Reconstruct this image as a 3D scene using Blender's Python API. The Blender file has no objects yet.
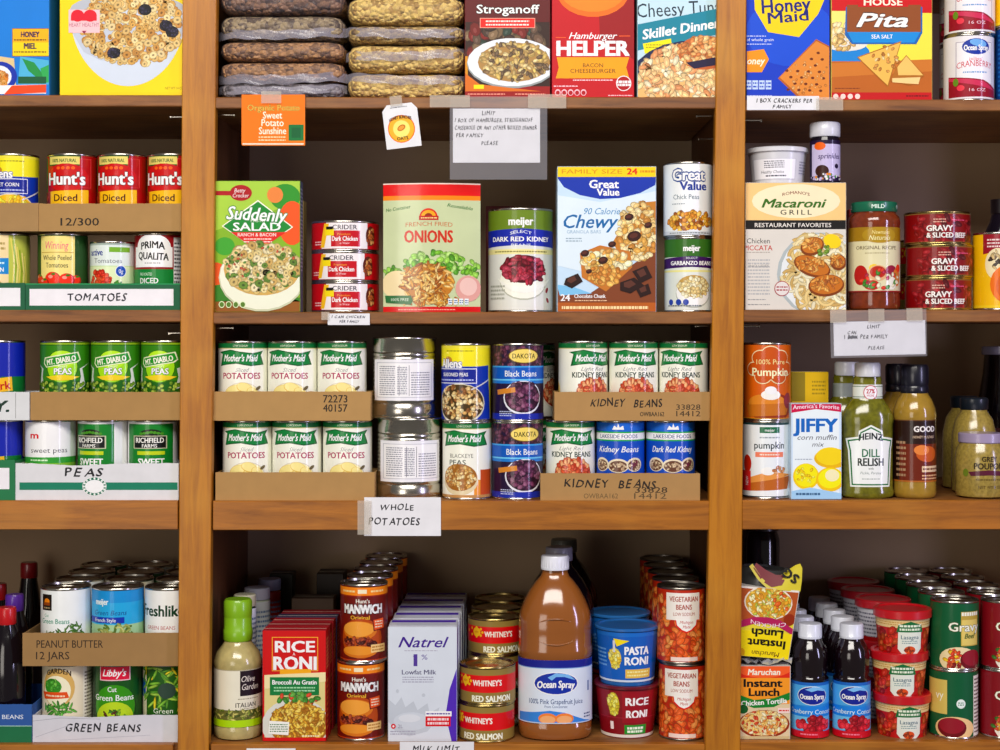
import bpy, math, random, os
from mathutils import Vector, Matrix
from mathutils.geometry import tessellate_polygon
C = bpy.context.scene.collection
PI = math.pi
# ---------- camera, world, lights, exposure ----------
S = 0.0015                 # metres per photo pixel at the shelf front
F = 2.4                    # camera distance in metres
H = 1.5                    # eye height
SI = S * 1.01
sc = bpy.context.scene
cam = bpy.data.cameras.new('camera'); cam.sensor_width = 36; cam.lens = 57.6; cam.shift_y = -0.039
co = bpy.data.objects.new('camera', cam); C.objects.link(co)
co.location = (0, -F, H); co.rotation_euler = (PI/2, 0, 0); sc.camera = co
w = bpy.data.worlds.new('world'); sc.world = w; w.use_nodes = True
w.node_tree.nodes['Background'].inputs[0].default_value = (1.0, 0.93, 0.84, 1)
w.node_tree.nodes['Background'].inputs[1].default_value = 0.13
def area(name, loc, target, sx, sy, power, col):
    l = bpy.data.lights.new(name, 'AREA'); l.shape = 'RECTANGLE'; l.size = sx; l.size_y = sy
    l.energy = power; l.color = col
    o = bpy.data.objects.new(name, l); C.objects.link(o); o.location = loc
    o.rotation_euler = (Vector(target) - Vector(loc)).to_track_quat('-Z', 'Y').to_euler()
area('ceiling_panel_light', (-0.2, -2.3, 3.1), (0, 0, 1.1), 2.2, 0.9, 84, (1, 0.95, 0.88))
area('room_bounce_light', (-1.4, -3.4, 1.3), (0, 0, 1.2), 1.2, 1.6, 23, (1, 0.93, 0.84))
area('window_light', (3.0, -2.3, 1.75), (0, 0, 1.2), 0.28, 2.0, 44, (0.66, 0.62, 1.0))
sc.view_settings.view_transform = 'Standard'; sc.view_settings.look = 'None'
sc.view_settings.gamma = 1; sc.view_settings.use_curve_mapping = False
sc.view_settings.exposure = -0.14

# ---------- helpers ----------
def hx(c, sat=1.0, con=1.0):
    if not isinstance(c, str): return c
    o = []; q = [int(c[i:i+2], 16) / 255 for i in (0, 2, 4)]; m = sum(q) / 3
    for v in q:
        v = min(1, max(0, ((m + (v - m) * sat) - .5) * con + .5))
        o.append(v / 12.92 if v <= .04045 else ((v + .055) / 1.055) ** 2.4)
    return (*o, 1.0)
MATS = {}
def mat(key, col=None, rough=.45, metal=0, bump=0, bscale=60, vary=0, vscale=8, stretch=None, coat=0, alpha=1, col2=None, vor=0, spec=.5, trans=0):
    if key in MATS: return MATS[key]
    m = bpy.data.materials.new(key); m.use_nodes = True; N = m.node_tree.nodes; Lk = m.node_tree.links
    b = N['Principled BSDF']; b.inputs['Roughness'].default_value = rough; b.inputs['Metallic'].default_value = metal
    b.inputs['Coat Weight'].default_value = coat; b.inputs['Coat Roughness'].default_value = .12
    b.inputs['Specular IOR Level'].default_value = spec
    if trans: b.inputs['Transmission Weight'].default_value = trans
    if alpha < 1: b.inputs['Alpha'].default_value = alpha
    if col is None:
        a = N.new('ShaderNodeAttribute'); a.attribute_name = 'Col'; src = a.outputs['Color']
    else:
        b.inputs['Base Color'].default_value = hx(col); src = None
    tc = N.new('ShaderNodeTexCoord'); mp = N.new('ShaderNodeMapping'); Lk.new(tc.outputs['Object'], mp.inputs[0])
    if stretch: mp.inputs['Scale'].default_value = stretch
    if vary or vor:
        if vor:
            t = N.new('ShaderNodeTexVoronoi'); t.inputs['Scale'].default_value = vor; out = t.outputs['Color']
        else:
            t = N.new('ShaderNodeTexNoise'); t.inputs['Scale'].default_value = vscale; t.inputs['Detail'].default_value = 5; out = t.outputs['Fac']
        Lk.new(mp.outputs[0], t.inputs['Vector'])
        r = N.new('ShaderNodeValToRGB'); c1 = hx(col or 'ffffff'); c2 = hx(col2) if col2 else tuple(x * (1 - vary) for x in c1[:3]) + (1,)
        r.color_ramp.elements[0].position = .3; r.color_ramp.elements[1].position = .7
        r.color_ramp.elements[0].color = c2; r.color_ramp.elements[1].color = c1
        Lk.new(out, r.inputs[0])
        if src is None: Lk.new(r.outputs[0], b.inputs['Base Color'])
        else:
            mx = N.new('ShaderNodeMix'); mx.data_type = 'RGBA'; mx.blend_type = 'MULTIPLY'; mx.inputs[0].default_value = 1
            Lk.new(src, mx.inputs[6]); Lk.new(r.outputs[0], mx.inputs[7]); Lk.new(mx.outputs[2], b.inputs['Base Color'])
    elif src is not None: Lk.new(src, b.inputs['Base Color'])
    if bump:
        t = N.new('ShaderNodeTexNoise'); t.inputs['Scale'].default_value = bscale; t.inputs['Detail'].default_value = 4
        Lk.new(mp.outputs[0], t.inputs['Vector'])
        bp = N.new('ShaderNodeBump'); bp.inputs['Strength'].default_value = bump; bp.inputs['Distance'].default_value = .002
        Lk.new(t.outputs['Fac'], bp.inputs['Height'])
        if vor:
            vt = N.new('ShaderNodeTexVoronoi'); vt.inputs['Scale'].default_value = vor; Lk.new(mp.outputs[0], vt.inputs['Vector']); Lk.new(vt.outputs['Distance'], bp.inputs['Height']); bp.inputs['Distance'].default_value = .006; bp.invert = True
        pass; Lk.new(bp.outputs[0], b.inputs['Normal'])
    MATS[key] = m; return m
def wood(key, c1, c2, c3, stretch, rough=.42):
    m = bpy.data.materials.new(key); m.use_nodes = True; N = m.node_tree.nodes; Lk = m.node_tree.links
    b = N['Principled BSDF']; b.inputs['Roughness'].default_value = rough
    tc = N.new('ShaderNodeTexCoord'); mp = N.new('ShaderNodeMapping'); mp.inputs['Scale'].default_value = stretch
    Lk.new(tc.outputs['Object'], mp.inputs[0])
    n = N.new('ShaderNodeTexNoise'); n.inputs['Scale'].default_value = 9; n.inputs['Detail'].default_value = 8; n.inputs['Roughness'].default_value = .65; n.inputs['Distortion'].default_value = .6
    Lk.new(mp.outputs[0], n.inputs['Vector'])
    r = N.new('ShaderNodeValToRGB'); e = r.color_ramp.elements; e[0].position = .28; e[0].color = hx(c2); e[1].position = .62; e[1].color = hx(c1)
    Lk.new(n.outputs['Fac'], r.inputs[0])
    n2 = N.new('ShaderNodeTexNoise'); n2.inputs['Scale'].default_value = 7; n2.inputs['Detail'].default_value = 3; Lk.new(tc.outputs['Object'], n2.inputs['Vector'])
    r2 = N.new('ShaderNodeValToRGB'); r2.color_ramp.elements[0].position = .3; r2.color_ramp.elements[1].position = .5
    r2.color_ramp.elements[0].color = (1, 1, 1, 1); r2.color_ramp.elements[1].color = (0, 0, 0, 1); Lk.new(n2.outputs['Fac'], r2.inputs[0])
    mx = N.new('ShaderNodeMix'); mx.data_type = 'RGBA'; Lk.new(r2.outputs[0], mx.inputs[0]); Lk.new(r.outputs[0], mx.inputs[6]); mx.inputs[7].default_value = hx(c3)
    mx2 = N.new('ShaderNodeMix'); mx2.data_type = 'RGBA'; mx2.inputs[0].default_value = .45; Lk.new(r.outputs[0], mx2.inputs[6]); Lk.new(mx.outputs[2], mx2.inputs[7])
    Lk.new(mx2.outputs[2], b.inputs['Base Color'])
    bp = N.new('ShaderNodeBump'); bp.inputs['Strength'].default_value = .25; bp.inputs['Distance'].default_value = .001
    Lk.new(n.outputs['Fac'], bp.inputs['Height']); Lk.new(bp.outputs[0], b.inputs['Normal'])
    return m
GLOSS = lambda: mat('printed_gloss_paper', rough=.5, spec=.25, coat=.5, vary=.06, vscale=30)
CARD = lambda: mat('printed_card', rough=.5, spec=.3, vary=.06, vscale=25)
MATTE = lambda: mat('printed_matte', rough=.75, vary=.08, vscale=40)
PLAST = lambda: mat('coloured_plastic', rough=.3, coat=.3, vary=.05, vscale=20)
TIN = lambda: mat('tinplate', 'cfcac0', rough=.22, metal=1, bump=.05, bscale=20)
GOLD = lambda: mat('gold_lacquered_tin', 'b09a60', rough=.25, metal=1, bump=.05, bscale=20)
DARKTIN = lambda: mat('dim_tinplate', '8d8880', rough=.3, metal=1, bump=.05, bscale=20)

def smooth(me, ang=35):
    for p in me.polygons: p.use_smooth = True
    me.set_sharp_from_angle(angle=math.radians(ang))
def setcol(me, col):
    a = me.color_attributes.new('Col', 'FLOAT_COLOR', 'CORNER'); c = hx(col)
    a.data.foreach_set('color', list(c) * len(me.loops))
def mesh(name, V, Fc, col=None, ang=35, sm=True):
    me = bpy.data.meshes.new(name); me.from_pydata(V, [], Fc); me.update()
    if sm: smooth(me, ang)
    if col is not None: setcol(me, col)
    return me
def lathe(name, prof, n=48, col=None, sy=1, sq=0, ang=35, cy=0):
    """prof [(r,z)] in px, closes at r=0; sq>0 squares the section"""
    V, Fc = [], []
    for r, z in prof:
        for i in range(n):
            t = 2 * PI * i / n; c, s_ = math.cos(t), math.sin(t)
            k = 1
            if sq: k = (abs(c) ** (2 + sq) + abs(s_) ** (2 + sq)) ** (-1 / (2 + sq))
            V.append((r * k * c * SI, r * k * s_ * sy * SI + cy, z * SI))
    for j in range(len(prof) - 1):
        for i in range(n):
            a, b = j * n + i, j * n + (i + 1) % n
            Fc.append((a, b, b + n, a + n))
    if prof[0][0] > 0: Fc.append(tuple(reversed(range(n))))
    if prof[-1][0] > 0: Fc.append(tuple(range((len(prof) - 1) * n, len(prof) * n)))
    me = bpy.data.meshes.new(name); me.from_pydata(V, [], Fc); me.validate(); me.update(); smooth(me, ang)
    if col is not None: setcol(me, col)
    return me
def boxmesh(name, x0, x1, y0, y1, z0, z1, bev=0, col=None, topdx=0):
    """metres; chamfered box; topdx leans the top"""
    b = min(bev, (x1-x0)/3, (y1-y0)/3, (z1-z0)/3)
    V, Fc = [], []
    if b <= 0:
        for z in (z0, z1):
            dx = topdx if z == z1 else 0
            V += [(x0+dx, y0, z), (x1+dx, y0, z), (x1+dx, y1, z), (x0+dx, y1, z)]
        Fc = [(3,2,1,0),(4,5,6,7),(0,1,5,4),(1,2,6,5),(2,3,7,6),(3,0,4,7)]
    else:
        ring = lambda i, z, dx: [(x0+i+dx, y0, z),(x1-i+dx, y0, z),(x1+dx, y0+i, z),(x1+dx, y1-i, z),(x1-i+dx, y1, z),(x0+i+dx, y1, z),(x0+dx, y1-i, z),(x0+dx, y0+i, z)]
        inner = lambda z, dx: [(x0+b+dx, y0+b, z),(x1-b+dx, y0+b, z),(x1-b+dx, y0+b, z),(x1-b+dx, y1-b, z),(x1-b+dx, y1-b, z),(x0+b+dx, y1-b, z),(x0+b+dx, y1-b, z),(x0+b+dx, y0+b, z)]
        V = inner(z0, 0) + ring(b, z0+b, 0) + ring(b, z1-b, topdx) + inner(z1, topdx)
        for j in range(3):
            for i in range(8):
                a, c = j*8+i, j*8+(i+1) % 8
                Fc.append((a, c, c+8, a+8))
        Fc += [(6,5,3,1), (25,27,29,31)]
        Fc[-2] = (7, 5, 3, 1)
    me = bpy.data.meshes.new(name); me.from_pydata(V, [], Fc); me.validate(); me.update()
    if col is not None: setcol(me, col)
    return me
def join(name, meshes, mats=None):
    V, Fc, cols, mi, sm = [], [], [], [], []
    has = any(m.color_attributes for m in meshes)
    for q, m in enumerate(meshes):
        o = len(V); V += [tuple(v.co) for v in m.vertices]
        for p in m.polygons:
            Fc.append([o + i for i in p.vertices]); sm.append(p.use_smooth)
            mi.append(q if mats else 0)
        if has:
            ca = m.color_attributes[0] if m.color_attributes else None
            for p in m.polygons:
                for li in p.loop_indices: cols += list(ca.data[li].color) if ca else [1, 1, 1, 1]
    me = bpy.data.meshes.new(name); me.from_pydata(V, [], Fc); me.update()
    for p, s_, k in zip(me.polygons, sm, mi): p.use_smooth = s_; p.material_index = k
    if any(sm): me.set_sharp_from_angle(angle=math.radians(35))
    if has:
        a = me.color_attributes.new('Col', 'FLOAT_COLOR', 'CORNER'); a.data.foreach_set('color', cols)
    return me
def tag(o, label=None, cat=None, group=None, kind=None):
    if label: o['label'] = label
    if cat: o['category'] = cat
    if group: o['group'] = group
    if kind: o['kind'] = kind
    return o
def ob(name, me, m=None, parent=None, loc=None, rot=None):
    if m is not None and not me.materials: me.materials.append(m)
    o = bpy.data.objects.new(name, me); C.objects.link(o)
    if parent: o.parent = parent
    if loc: o.location = loc
    if rot: o.rotation_euler = rot
    return o
def empty(name, loc, label, cat, group=None, rz=0, ry=0, rx=0):
    o = bpy.data.objects.new(name, None); C.objects.link(o); o.location = loc; o.rotation_euler = (rx, ry, rz)
    o.empty_display_size = .02
    return tag(o, label, cat, group)
K = lambda d: 1 + d / F
RW = lambda cx, d0, d, r=25: 500 + (cx - 500) * K(d0 + r*SI) / K(d + r*SI)   # a straight row going back
X = lambda px, d=.0: (px - 500) * S * K(d)
Z = lambda py, d=.0: H + (336 - py) * S * K(d)

# ---------- printing: flat shapes wrapped on a front ----------
TC = {}
def glyphs(s, font, bold, shear, sp):
    k = (s, font, bold, shear, sp)
    if k in TC: return TC[k]
    cu = bpy.data.curves.new('t', 'FONT'); cu.body = s; cu.resolution_u = 2; cu.offset = bold; cu.shear = shear; cu.space_character = sp
    o = bpy.data.objects.new('t', cu); me = o.to_mesh()
    V = [(v.co.x, v.co.y) for v in me.vertices]; me.calc_loop_triangles()
    T = [tuple(V[i] for i in t.vertices) for t in me.loop_triangles]
    o.to_mesh_clear(); bpy.data.objects.remove(o); bpy.data.curves.remove(cu)
    xs = [v[0] for v in V] or [0, 1]
    TC[k] = (T, min(xs), max(xs)); return TC[k]
LAY = .00009
class Art:
    def __init__(s, ox=0, oy=76, R=None, sd=1):
        s.ox, s.oy, s.R, s.F, s.bb, s.rng = ox, oy, R, [], [], random.Random(sd)
    def cx(s, x):
        x -= s.ox
        if not s.R: return x
        q = x / s.R
        if abs(q) < .94: return s.R * math.asin(q)
        a = s.R * math.asin(.94); return math.copysign(a + (abs(x) - .94 * s.R) * 5, x) if abs(q) < 1.3 else math.copysign(PI*s.R, x)
    def lay(s, x0, y0, x1, y1):
        l = 1 + max([b[4] for b in s.bb if b[0] < x1 and b[2] > x0 and b[1] < y1 and b[3] > y0], default=-1)
        s.bb.append((x0, y0, x1, y1, l)); return l
    def put(s, polys, c, dz=None):           # polys in local (u, v-up) convex
        us = [p[0] for q in polys for p in q]; vs = [p[1] for q in polys for p in q]
        if not us: return
        l = s.lay(min(us), min(vs), max(us), max(vs)); c = hx(c, 1.2, 1.12)
        for j, q in enumerate(polys): s.F.append((q, c, l + (dz[j] if dz else 0)))
    def r(s, x0, y0, x1, y1, c, rot=0):
        a, b, t, d = s.cx(x0), s.cx(x1), s.oy - y0, s.oy - y1
        P = [(a, d), (b, d), (b, t), (a, t)]
        if rot: P = s.rotp(P, (a+b)/2, (t+d)/2, rot)
        s.put([P], c)
    def rotp(s, P, cx, cy, rot):
        c, n = math.cos(math.radians(rot)), math.sin(math.radians(rot))
        return [(cx + (x-cx)*c - (y-cy)*n, cy + (x-cx)*n + (y-cy)*c) for x, y in P]
    def b(s, y0, y1, c):
        w = PI * s.R if s.R else 0
        s.put([[(-w, s.oy-y1), (w, s.oy-y1), (w, s.oy-y0), (-w, s.oy-y0)]], c)
    def e(s, x, y, rx, ry, c, rot=0, n=22, a0=0, a1=360):
        x = s.cx(x); y = s.oy - y
        P = [(x + rx*math.cos(math.radians(a0+(a1-a0)*i/n)), y + ry*math.sin(math.radians(a0+(a1-a0)*i/n))) for i in range(n + (a1-a0 < 360))]
        if rot: P = s.rotp(P, x, y, rot)
        s.put([P], c)
    def p(s, pts, c):
        P = [(s.cx(x), s.oy - y) for x, y in pts]
        T = tessellate_polygon([[Vector((x, y, 0)) for x, y in P]])
        s.put([[P[i] for i in t] for t in T], c)
    def l(s, pts, w, c):
        P = [Vector((s.cx(x), s.oy - y)) for x, y in pts]; Q = []
        for a, b in zip(P, P[1:]):
            d = (b - a); 
            if d.length < 1e-6: continue
            n = Vector((-d.y, d.x)).normalized() * w / 2; d = d.normalized() * w * .3
            Q.append([tuple(a-d-n), tuple(b+d-n), tuple(b+d+n), tuple(a-d+n)])
        s.put(Q, c)
    def t(s, txt, x, y, h, c, w=None, bold=0, it=0, rot=0, arc=0, al='c', out=None, font='', sp=1, clip=None, _st=None):
        T, a, b = glyphs(txt, font, 0, it, sp)
        k = h / .70; kx = (w / (b - a)) if w else k * .92
        u = s.cx(x); v = s.oy - y; W = (b - a) * kx
        x0 = u - W/2 if al == 'c' else u
        def g(q):
            X_, Y_ = x0 + (q[0]-a)*kx, v - h/2 + q[1]*k
            return (X_, Y_ + arc * (1 - ((X_-x0-W/2)/(W/2))**2))
        P = [[g(q) for q in t] for t in T]
        if rot: P = [s.rotp(t, u, v, rot) for t in P]
        bb = min(bold, .075) * k * .62
        if out:
            r_ = bb + max(.35, out[1] * k * .07)
            s.put([[(q[0]+r_*math.cos(j*PI/4), q[1]+r_*math.sin(j*PI/4)) for q in t] for j in range(8) for t in P], out[0], [j * .09 for j in range(8) for t in P])
        st = [(0, 0)] if bb < .04 else ([(-bb, 0), (bb, 0)] if bb < .12 else [(-bb, -bb*.5), (bb, -bb*.5), (-bb, bb*.5), (bb, bb*.5)])
        s.put([[(q[0]+dx, q[1]+dy) for q in t] for dx, dy in st for t in P], c, [j * .09 for j in range(len(st)) for t in P])
    def hand(s, txt, x, y, h, w, c='222228', bold=.0, rot=0):
        P = []; D = []; u = s.cx(x); v = s.oy - y; k0 = h / .7
        G = [(.42, None) if ch == ' ' else (lambda g: (g[2] - g[1] + .13, g))(glyphs(ch, '', 0, s.rng.uniform(.05, .3), 1)) for ch in txt]
        f = w / sum(g[0] for g in G); dx = u - w/2
        for i, (gw, g) in enumerate(G):
            if g:
                T, a, b = g; k = k0 * s.rng.uniform(.88, 1.1); dy = s.rng.uniform(-.07, .07) * h; ro = s.rng.uniform(-6, 6); bb = max(.16, h * .03)
                Q = [s.rotp([(dx + (q[0]-a)*f, v - h/2 + q[1]*k + dy) for q in t], dx, v, ro) for t in T]
                P += [[(z[0]+e, z[1]+n) for z in q] for q in Q for e, n in ((-bb, -bb), (bb, bb))]; D += [(i % 2) * .25 + j * .1 for q in Q for j in (0, 1)]
            dx += gw * f
        if rot: P = [s.rotp(q, u, v, rot) for q in P]
        s.put(P, c, D)
    def g(s, x0, y0, x1, y1, n, c, th=.45):   # lines of print too small to read
        P = []; a0, a1 = s.cx(x0), s.cx(x1)
        for i in range(n):
            v = s.oy - (y0 + (y1-y0)*(i+.5)/n); x = a0
            hh = (y1-y0)/n*th/2
            while x < a1:
                ww = s.rng.uniform(1, 3.4); e_ = min(x+ww, a1); P.append([(x, v-hh), (e_, v-hh), (e_, v+hh), (x, v+hh)]); x += ww + .6
        s.put(P, c)
    def s(s_, x, y, rx, ry, n, cols, sz, asp=1.5, kind='blob', rect=False, ymin=None, ymax=None, xr=None):
        s = s_; u0 = s.cx(x); v0 = s.oy - y; l = s.lay(u0-rx-sz, v0-ry-sz, u0+rx+sz, v0+ry+sz); R = s.rng
        cols = [hx(c, 1.12, 1.08) for c in cols]
        for i in range(n):
            for _ in range(60):
                a, b = R.uniform(-1, 1), R.uniform(-1, 1)
                if not rect and a*a+b*b > 1: continue
                u, v = u0+a*rx, v0+b*ry
                if ymin is not None and v > s.oy-ymin: continue
                if ymax is not None and v < s.oy-ymax: continue
                if xr and not (xr[0]-s.ox < u < xr[1]-s.ox): continue
                break
            else: continue
            q = sz * R.uniform(.7, 1.15); rt = R.uniform(0, 180); c = R.choice(cols); f = R.uniform(.82, 1.08); c = tuple(min(1, z*f) for z in c[:3]) + (1,)
            zz = l + (i % 40) * .018
            def el(uu, vv, ra, rb, cc, z, m=8): s.F.append((s.rotp([(uu+ra*math.cos(2*PI*j/m), vv+rb*math.sin(2*PI*j/m)) for j in range(m)], u, v, rt), cc, z))
            if kind == 'worm':
                R1 = q*1.6; th = q*.42; a0 = R.uniform(0, 6.28); sp = R.uniform(1.2, 2.6); m = 6
                for cc, t0, t1, dz in ((tuple(z*.62 for z in c[:3])+(1,), -.62, .62, 0), (c, -.42, .42, .006)):
                    for j in range(m):
                        A, B = a0+sp*j/m, a0+sp*(j+1)/m; ra, rb = R1+th*t0*1.2, R1+th*t1*1.2
                        s.F.append(([(u+ra*math.cos(A), v+ra*math.sin(A)), (u+rb*math.cos(A), v+rb*math.sin(A)), (u+rb*math.cos(B), v+rb*math.sin(B)), (u+ra*math.cos(B), v+ra*math.sin(B))], cc, zz+dz))
            elif kind == 'ring':
                el(u, v, q, q*.85, tuple(z*.6 for z in c[:3])+(1,), zz); el(u, v, q*.86, q*.72, c, zz+.006); el(u, v, q*.33, q*.26, tuple(z*.35 for z in c[:3])+(1,), zz+.012, 6)
            else:
                el(u, v, q, q/asp, tuple(z*.5 for z in c[:3])+(1,), zz); el(u-.08*q, v+.06*q, q*.84, q/asp*.8, c, zz+.006)
                el(u-.2*q, v+.15*q/asp, q*.38, q/asp*.3, tuple(min(1, z*1.35+.03) for z in c[:3])+(1,), zz+.012, 6)
        s.bb[-1] = s.bb[-1][:4] + (l + 1,)
    def build(s, name='label', rf=None, sy=1, seg=64, cy=0, xlim=None, k=SI, ylim=None, sq=0):
        """rf(v)->radius px for wrapped art; None = flat at y=0 facing -Y"""
        V, Fc, cols, nor = [], [], [], []
        st = 2*PI*s.R/seg if s.R else None
        def clip(P, u, left):
            O = []
            for i in range(len(P)):
                a, b = P[i], P[(i+1) % len(P)]; ia = (a[0] <= u) == left or a[0] == u; ib = (b[0] <= u) == left or b[0] == u
                if ia: O.append(a)
                if ia != ib:
                    t = (u-a[0])/(b[0]-a[0]); O.append((u, a[1]+(b[1]-a[1])*t))
            return O
        def emit(P, c, l):
            if len(P) < 3: return
            ar = sum(P[i][0]*P[(i+1) % len(P)][1]-P[(i+1) % len(P)][0]*P[i][1] for i in range(len(P)))
            if abs(ar) < 1e-7: return
            if ar < 0: P = P[::-1]
            o = len(V)
            for u, v in P:
                if s.R:
                    th = u/s.R; i = math.floor(u/st + 1e-5); f = min(1, max(0, u/st - i)); r = rf(v)*k + l*LAY; Q = []
                    for t in (i*st/s.R, (i+1)*st/s.R):     # stay on the facet so the layers of print never cross
                        q = r * ((abs(math.cos(t))**(2+sq)+abs(math.sin(t))**(2+sq))**(-1/(2+sq)) if sq else 1); Q.append((q*math.sin(t), -q*math.cos(t)*sy+cy))
                    V.append((Q[0][0]*(1-f)+Q[1][0]*f, Q[0][1]*(1-f)+Q[1][1]*f, v*k)); nor.append(Vector((math.sin(th)*sy, -math.cos(th), 0)).normalized())
                else:
                    V.append((u*k, -l*LAY-.00005, v*k)); nor.append((0, -1, 0))
            Fc.append(list(range(o, o+len(P)))); cols.extend(list(c)*len(P))
        for P, c, l in s.F:
            if ylim:
                P = [(q[1], q[0]) for q in P]
                if max(q[0] for q in P) > ylim[1]: P = clip(P, ylim[1], True)
                if P and min(q[0] for q in P) < ylim[0]: P = clip(P, ylim[0], False)
                if len(P) < 3: continue
                P = [(q[1], q[0]) for q in P][::-1]
            if xlim:
                P = clip(P, xlim[1]-s.ox, True)
                if P: P = clip(P, xlim[0]-s.ox, False)
                if len(P) < 3: continue
            if not s.R: emit(P, c, l); continue
            a, b = min(p[0] for p in P), max(p[0] for p in P)
            i0, i1 = math.floor(a/st+1e-6), math.ceil(b/st-1e-6); rest = P
            for i in range(i0+1, i1):
                emit(clip(rest, i*st, True), c, l); rest = clip(rest, i*st, False)
                if len(rest) < 3: break
            emit(rest, c, l)
        me = bpy.data.meshes.new(name); me.from_pydata(V, [], Fc)
        at = me.color_attributes.new('Col', 'FLOAT_COLOR', 'CORNER'); at.data.foreach_set('color', cols)
        for p in me.polygons: p.use_smooth = True
        me.update()
        if s.R: me.normals_split_custom_set_from_vertices(nor)
        return me

# ---------- prototypes ----------
def can_mesh(R, h, rib=False, name='tin'):
    p = [(0, .8), (R-2.2, .8), (R-1.6, 0), (R-.4, 0), (R, .7), (R, 1.6), (R-.9, 2.4)]
    z = 3
    if rib:
        p += [(R-.6, 3), (R-.6, 14), (R-1.6, 15), (R-.6, 17)]; z = 20
        while z < h-20: p += [(R-.6, z), (R-1.3, z+1.4), (R-.6, z+2.8)]; z += 4
        p += [(R-.6, h-16), (R-1.6, h-15), (R-.6, h-13)]
    p += [(R-.9, h-2.4), (R, h-1.6), (R, h-.7), (R-.4, h), (R-1.4, h), (R-1.9, h-2), (R-4, h-2), (R-5, h-1.4), (R-6.5, h-1.4), (R-7.5, h-2), (R*.4, h-2), (R*.4-1, h-1.6), (0, h-1.6)]
    return lathe(name, p, ang=50)
class Proto:
    def __init__(s, name, cat, parts): s.name, s.cat, s.parts = name, cat, parts  # parts: (name, mesh, mat, [subparts])
    def place(s, cx, z, d, label, group=None, phi=0, depth=None, ry=0, r=None):
        """cx photo px, z metres, d metres from the shelf front to the item's front; r px radius"""
        y = d + (r or s.r) * SI
        o = empty(s.name, (X(cx, y), y, z), label, s.cat, group, rz=math.radians(phi), ry=math.radians(ry))
        c = o
        for q in s.parts:
            c = ob(q[0], q[1], q[2], o)
            for e in (q[3] if len(q) > 3 else []): ob(e[0], e[1], e[2], c)
        return o
def can(name, art, R=25, h=76, m=None, lo=2.6, hi=2.6, rib=False, cat='can'):
    """art(a) draws on Art with x=0 centre and y=0..h from the top"""
    parts = [('tin', can_mesh(R, h, rib), m or TIN())]
    if art:
        a = Art(0, h, R, sd=int(len(name)*7+h)); art(a); parts.append(('label', a.build('label', rf=lambda v: R-.25, ylim=(2.2, h-2.2)), GLOSS()))
    p = Proto(name, cat, parts); p.r = R; p.h = h; return p
# ---------- the cabinet ----------
WV = wood('honey_wood_upright', 'c07a16', '985810', 'd0922a', (9, 9, .7))
WH = wood('honey_wood_rail', 'b46e1c', '824a10', 'c4842c', (.7, 9, 9))
WD = wood('worn_wood_shelf', '925a26', '5c3414', 'b88448', (.8, 9, 9), .5)
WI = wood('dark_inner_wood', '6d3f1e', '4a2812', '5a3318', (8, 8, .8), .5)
BACK = mat('brown_back_panel', 'b09474', rough=.7, vary=.12, vscale=5, bump=.1, bscale=40)
DEP = .4
def lean(name, xt0, xt1, xb0, xb1, y0, y1, m, bev=.0012):
    ze, zt = Z(812), Z(-62)
    e = lambda a, b, py: a + (b-a)*py/750
    me = bpy.data.meshes.new(name)
    V = []
    for py, z in ((812, ze), (-62, zt)):
        a, b = X(e(xt0, xb0, py)), X(e(xt1, xb1, py))
        V += [(a+bev, y0, z), (b-bev, y0, z), (b, y0+bev, z), (b, y1, z), (a, y1, z), (a, y0+bev, z)]
    Fc = [(5,4,3,2,1,0), (6,7,8,9,10,11)] + [(i, (i+1) % 6, (i+1) % 6+6, i+6) for i in range(6)]
    me.from_pydata(V, [], Fc); me.update()
    return me
cab = empty('pantry_cabinet', (0, 0, 0), 'tall honey wood pantry cabinet with open shelves in three bays', 'cabinet')
ob('stile', lean('stile', 183, 217, 178, 209, -.004, .016, WV), WV, cab)
ob('stile', lean('stile', 717, 746, 705, 740, -.004, .016, WV), WV, cab)
ob('stile', lean('stile', -340, -306, -345, -314, -.004, .016, WV), WV, cab)
ob('stile', lean('stile', 1240, 1270, 1230, 1264, -.004, .016, WV), WV, cab)
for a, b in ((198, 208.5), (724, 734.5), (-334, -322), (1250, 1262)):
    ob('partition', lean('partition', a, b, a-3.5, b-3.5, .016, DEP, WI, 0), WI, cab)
ob('back_panel', boxmesh('back_panel', X(-345), X(1270), DEP, DEP+.012, Z(812), Z(-62)), BACK, cab)
SH = {}
bays = {'L': (-322, 197), 'M': (206, 723), 'R': (733, 1249)}
lev = {'L': (95, 310, 500.5, 744.5), 'M': (97, 312, 501, 744), 'R': (99.5, 310, 500.3, 741.5)}
th = (11.5, 12, 29, 34)
bins = {'L': (-308, 181), 'M': (215, 713), 'R': (744, 1235)}
for bay, (a, b) in bays.items():
    for i, py in enumerate(lev[bay]):
        z = Z(py); SH[bay+str(i+1)] = z
        o1 = (0, 0, 3.5, 5)[i]
        if i < 2:
            ob('shelf_board', boxmesh('shelf_board', X(a+1), X(b-1), .0, DEP, z-th[i]*S, z, .0015), WD, cab)
        else:
            e0, e1 = bins[bay]; e0 -= (2, 4)[i-2]; e1 -= (3, 8)[i-2]
            s_ = ob('shelf_board', boxmesh('shelf_board', X(a), X(b-4), .012, DEP, z-12*S, z, 0), WD, cab)
            ob('rail', boxmesh('rail', X(e0), X(e1), -.002, .012, z-th[i]*S, z, .001), WH, cab)
    z = Z(-40); ob('shelf_board', boxmesh('shelf_board', X(a+1), X(b-1), 0, DEP, z, z+18*S, .0015), WD, cab)
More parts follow.
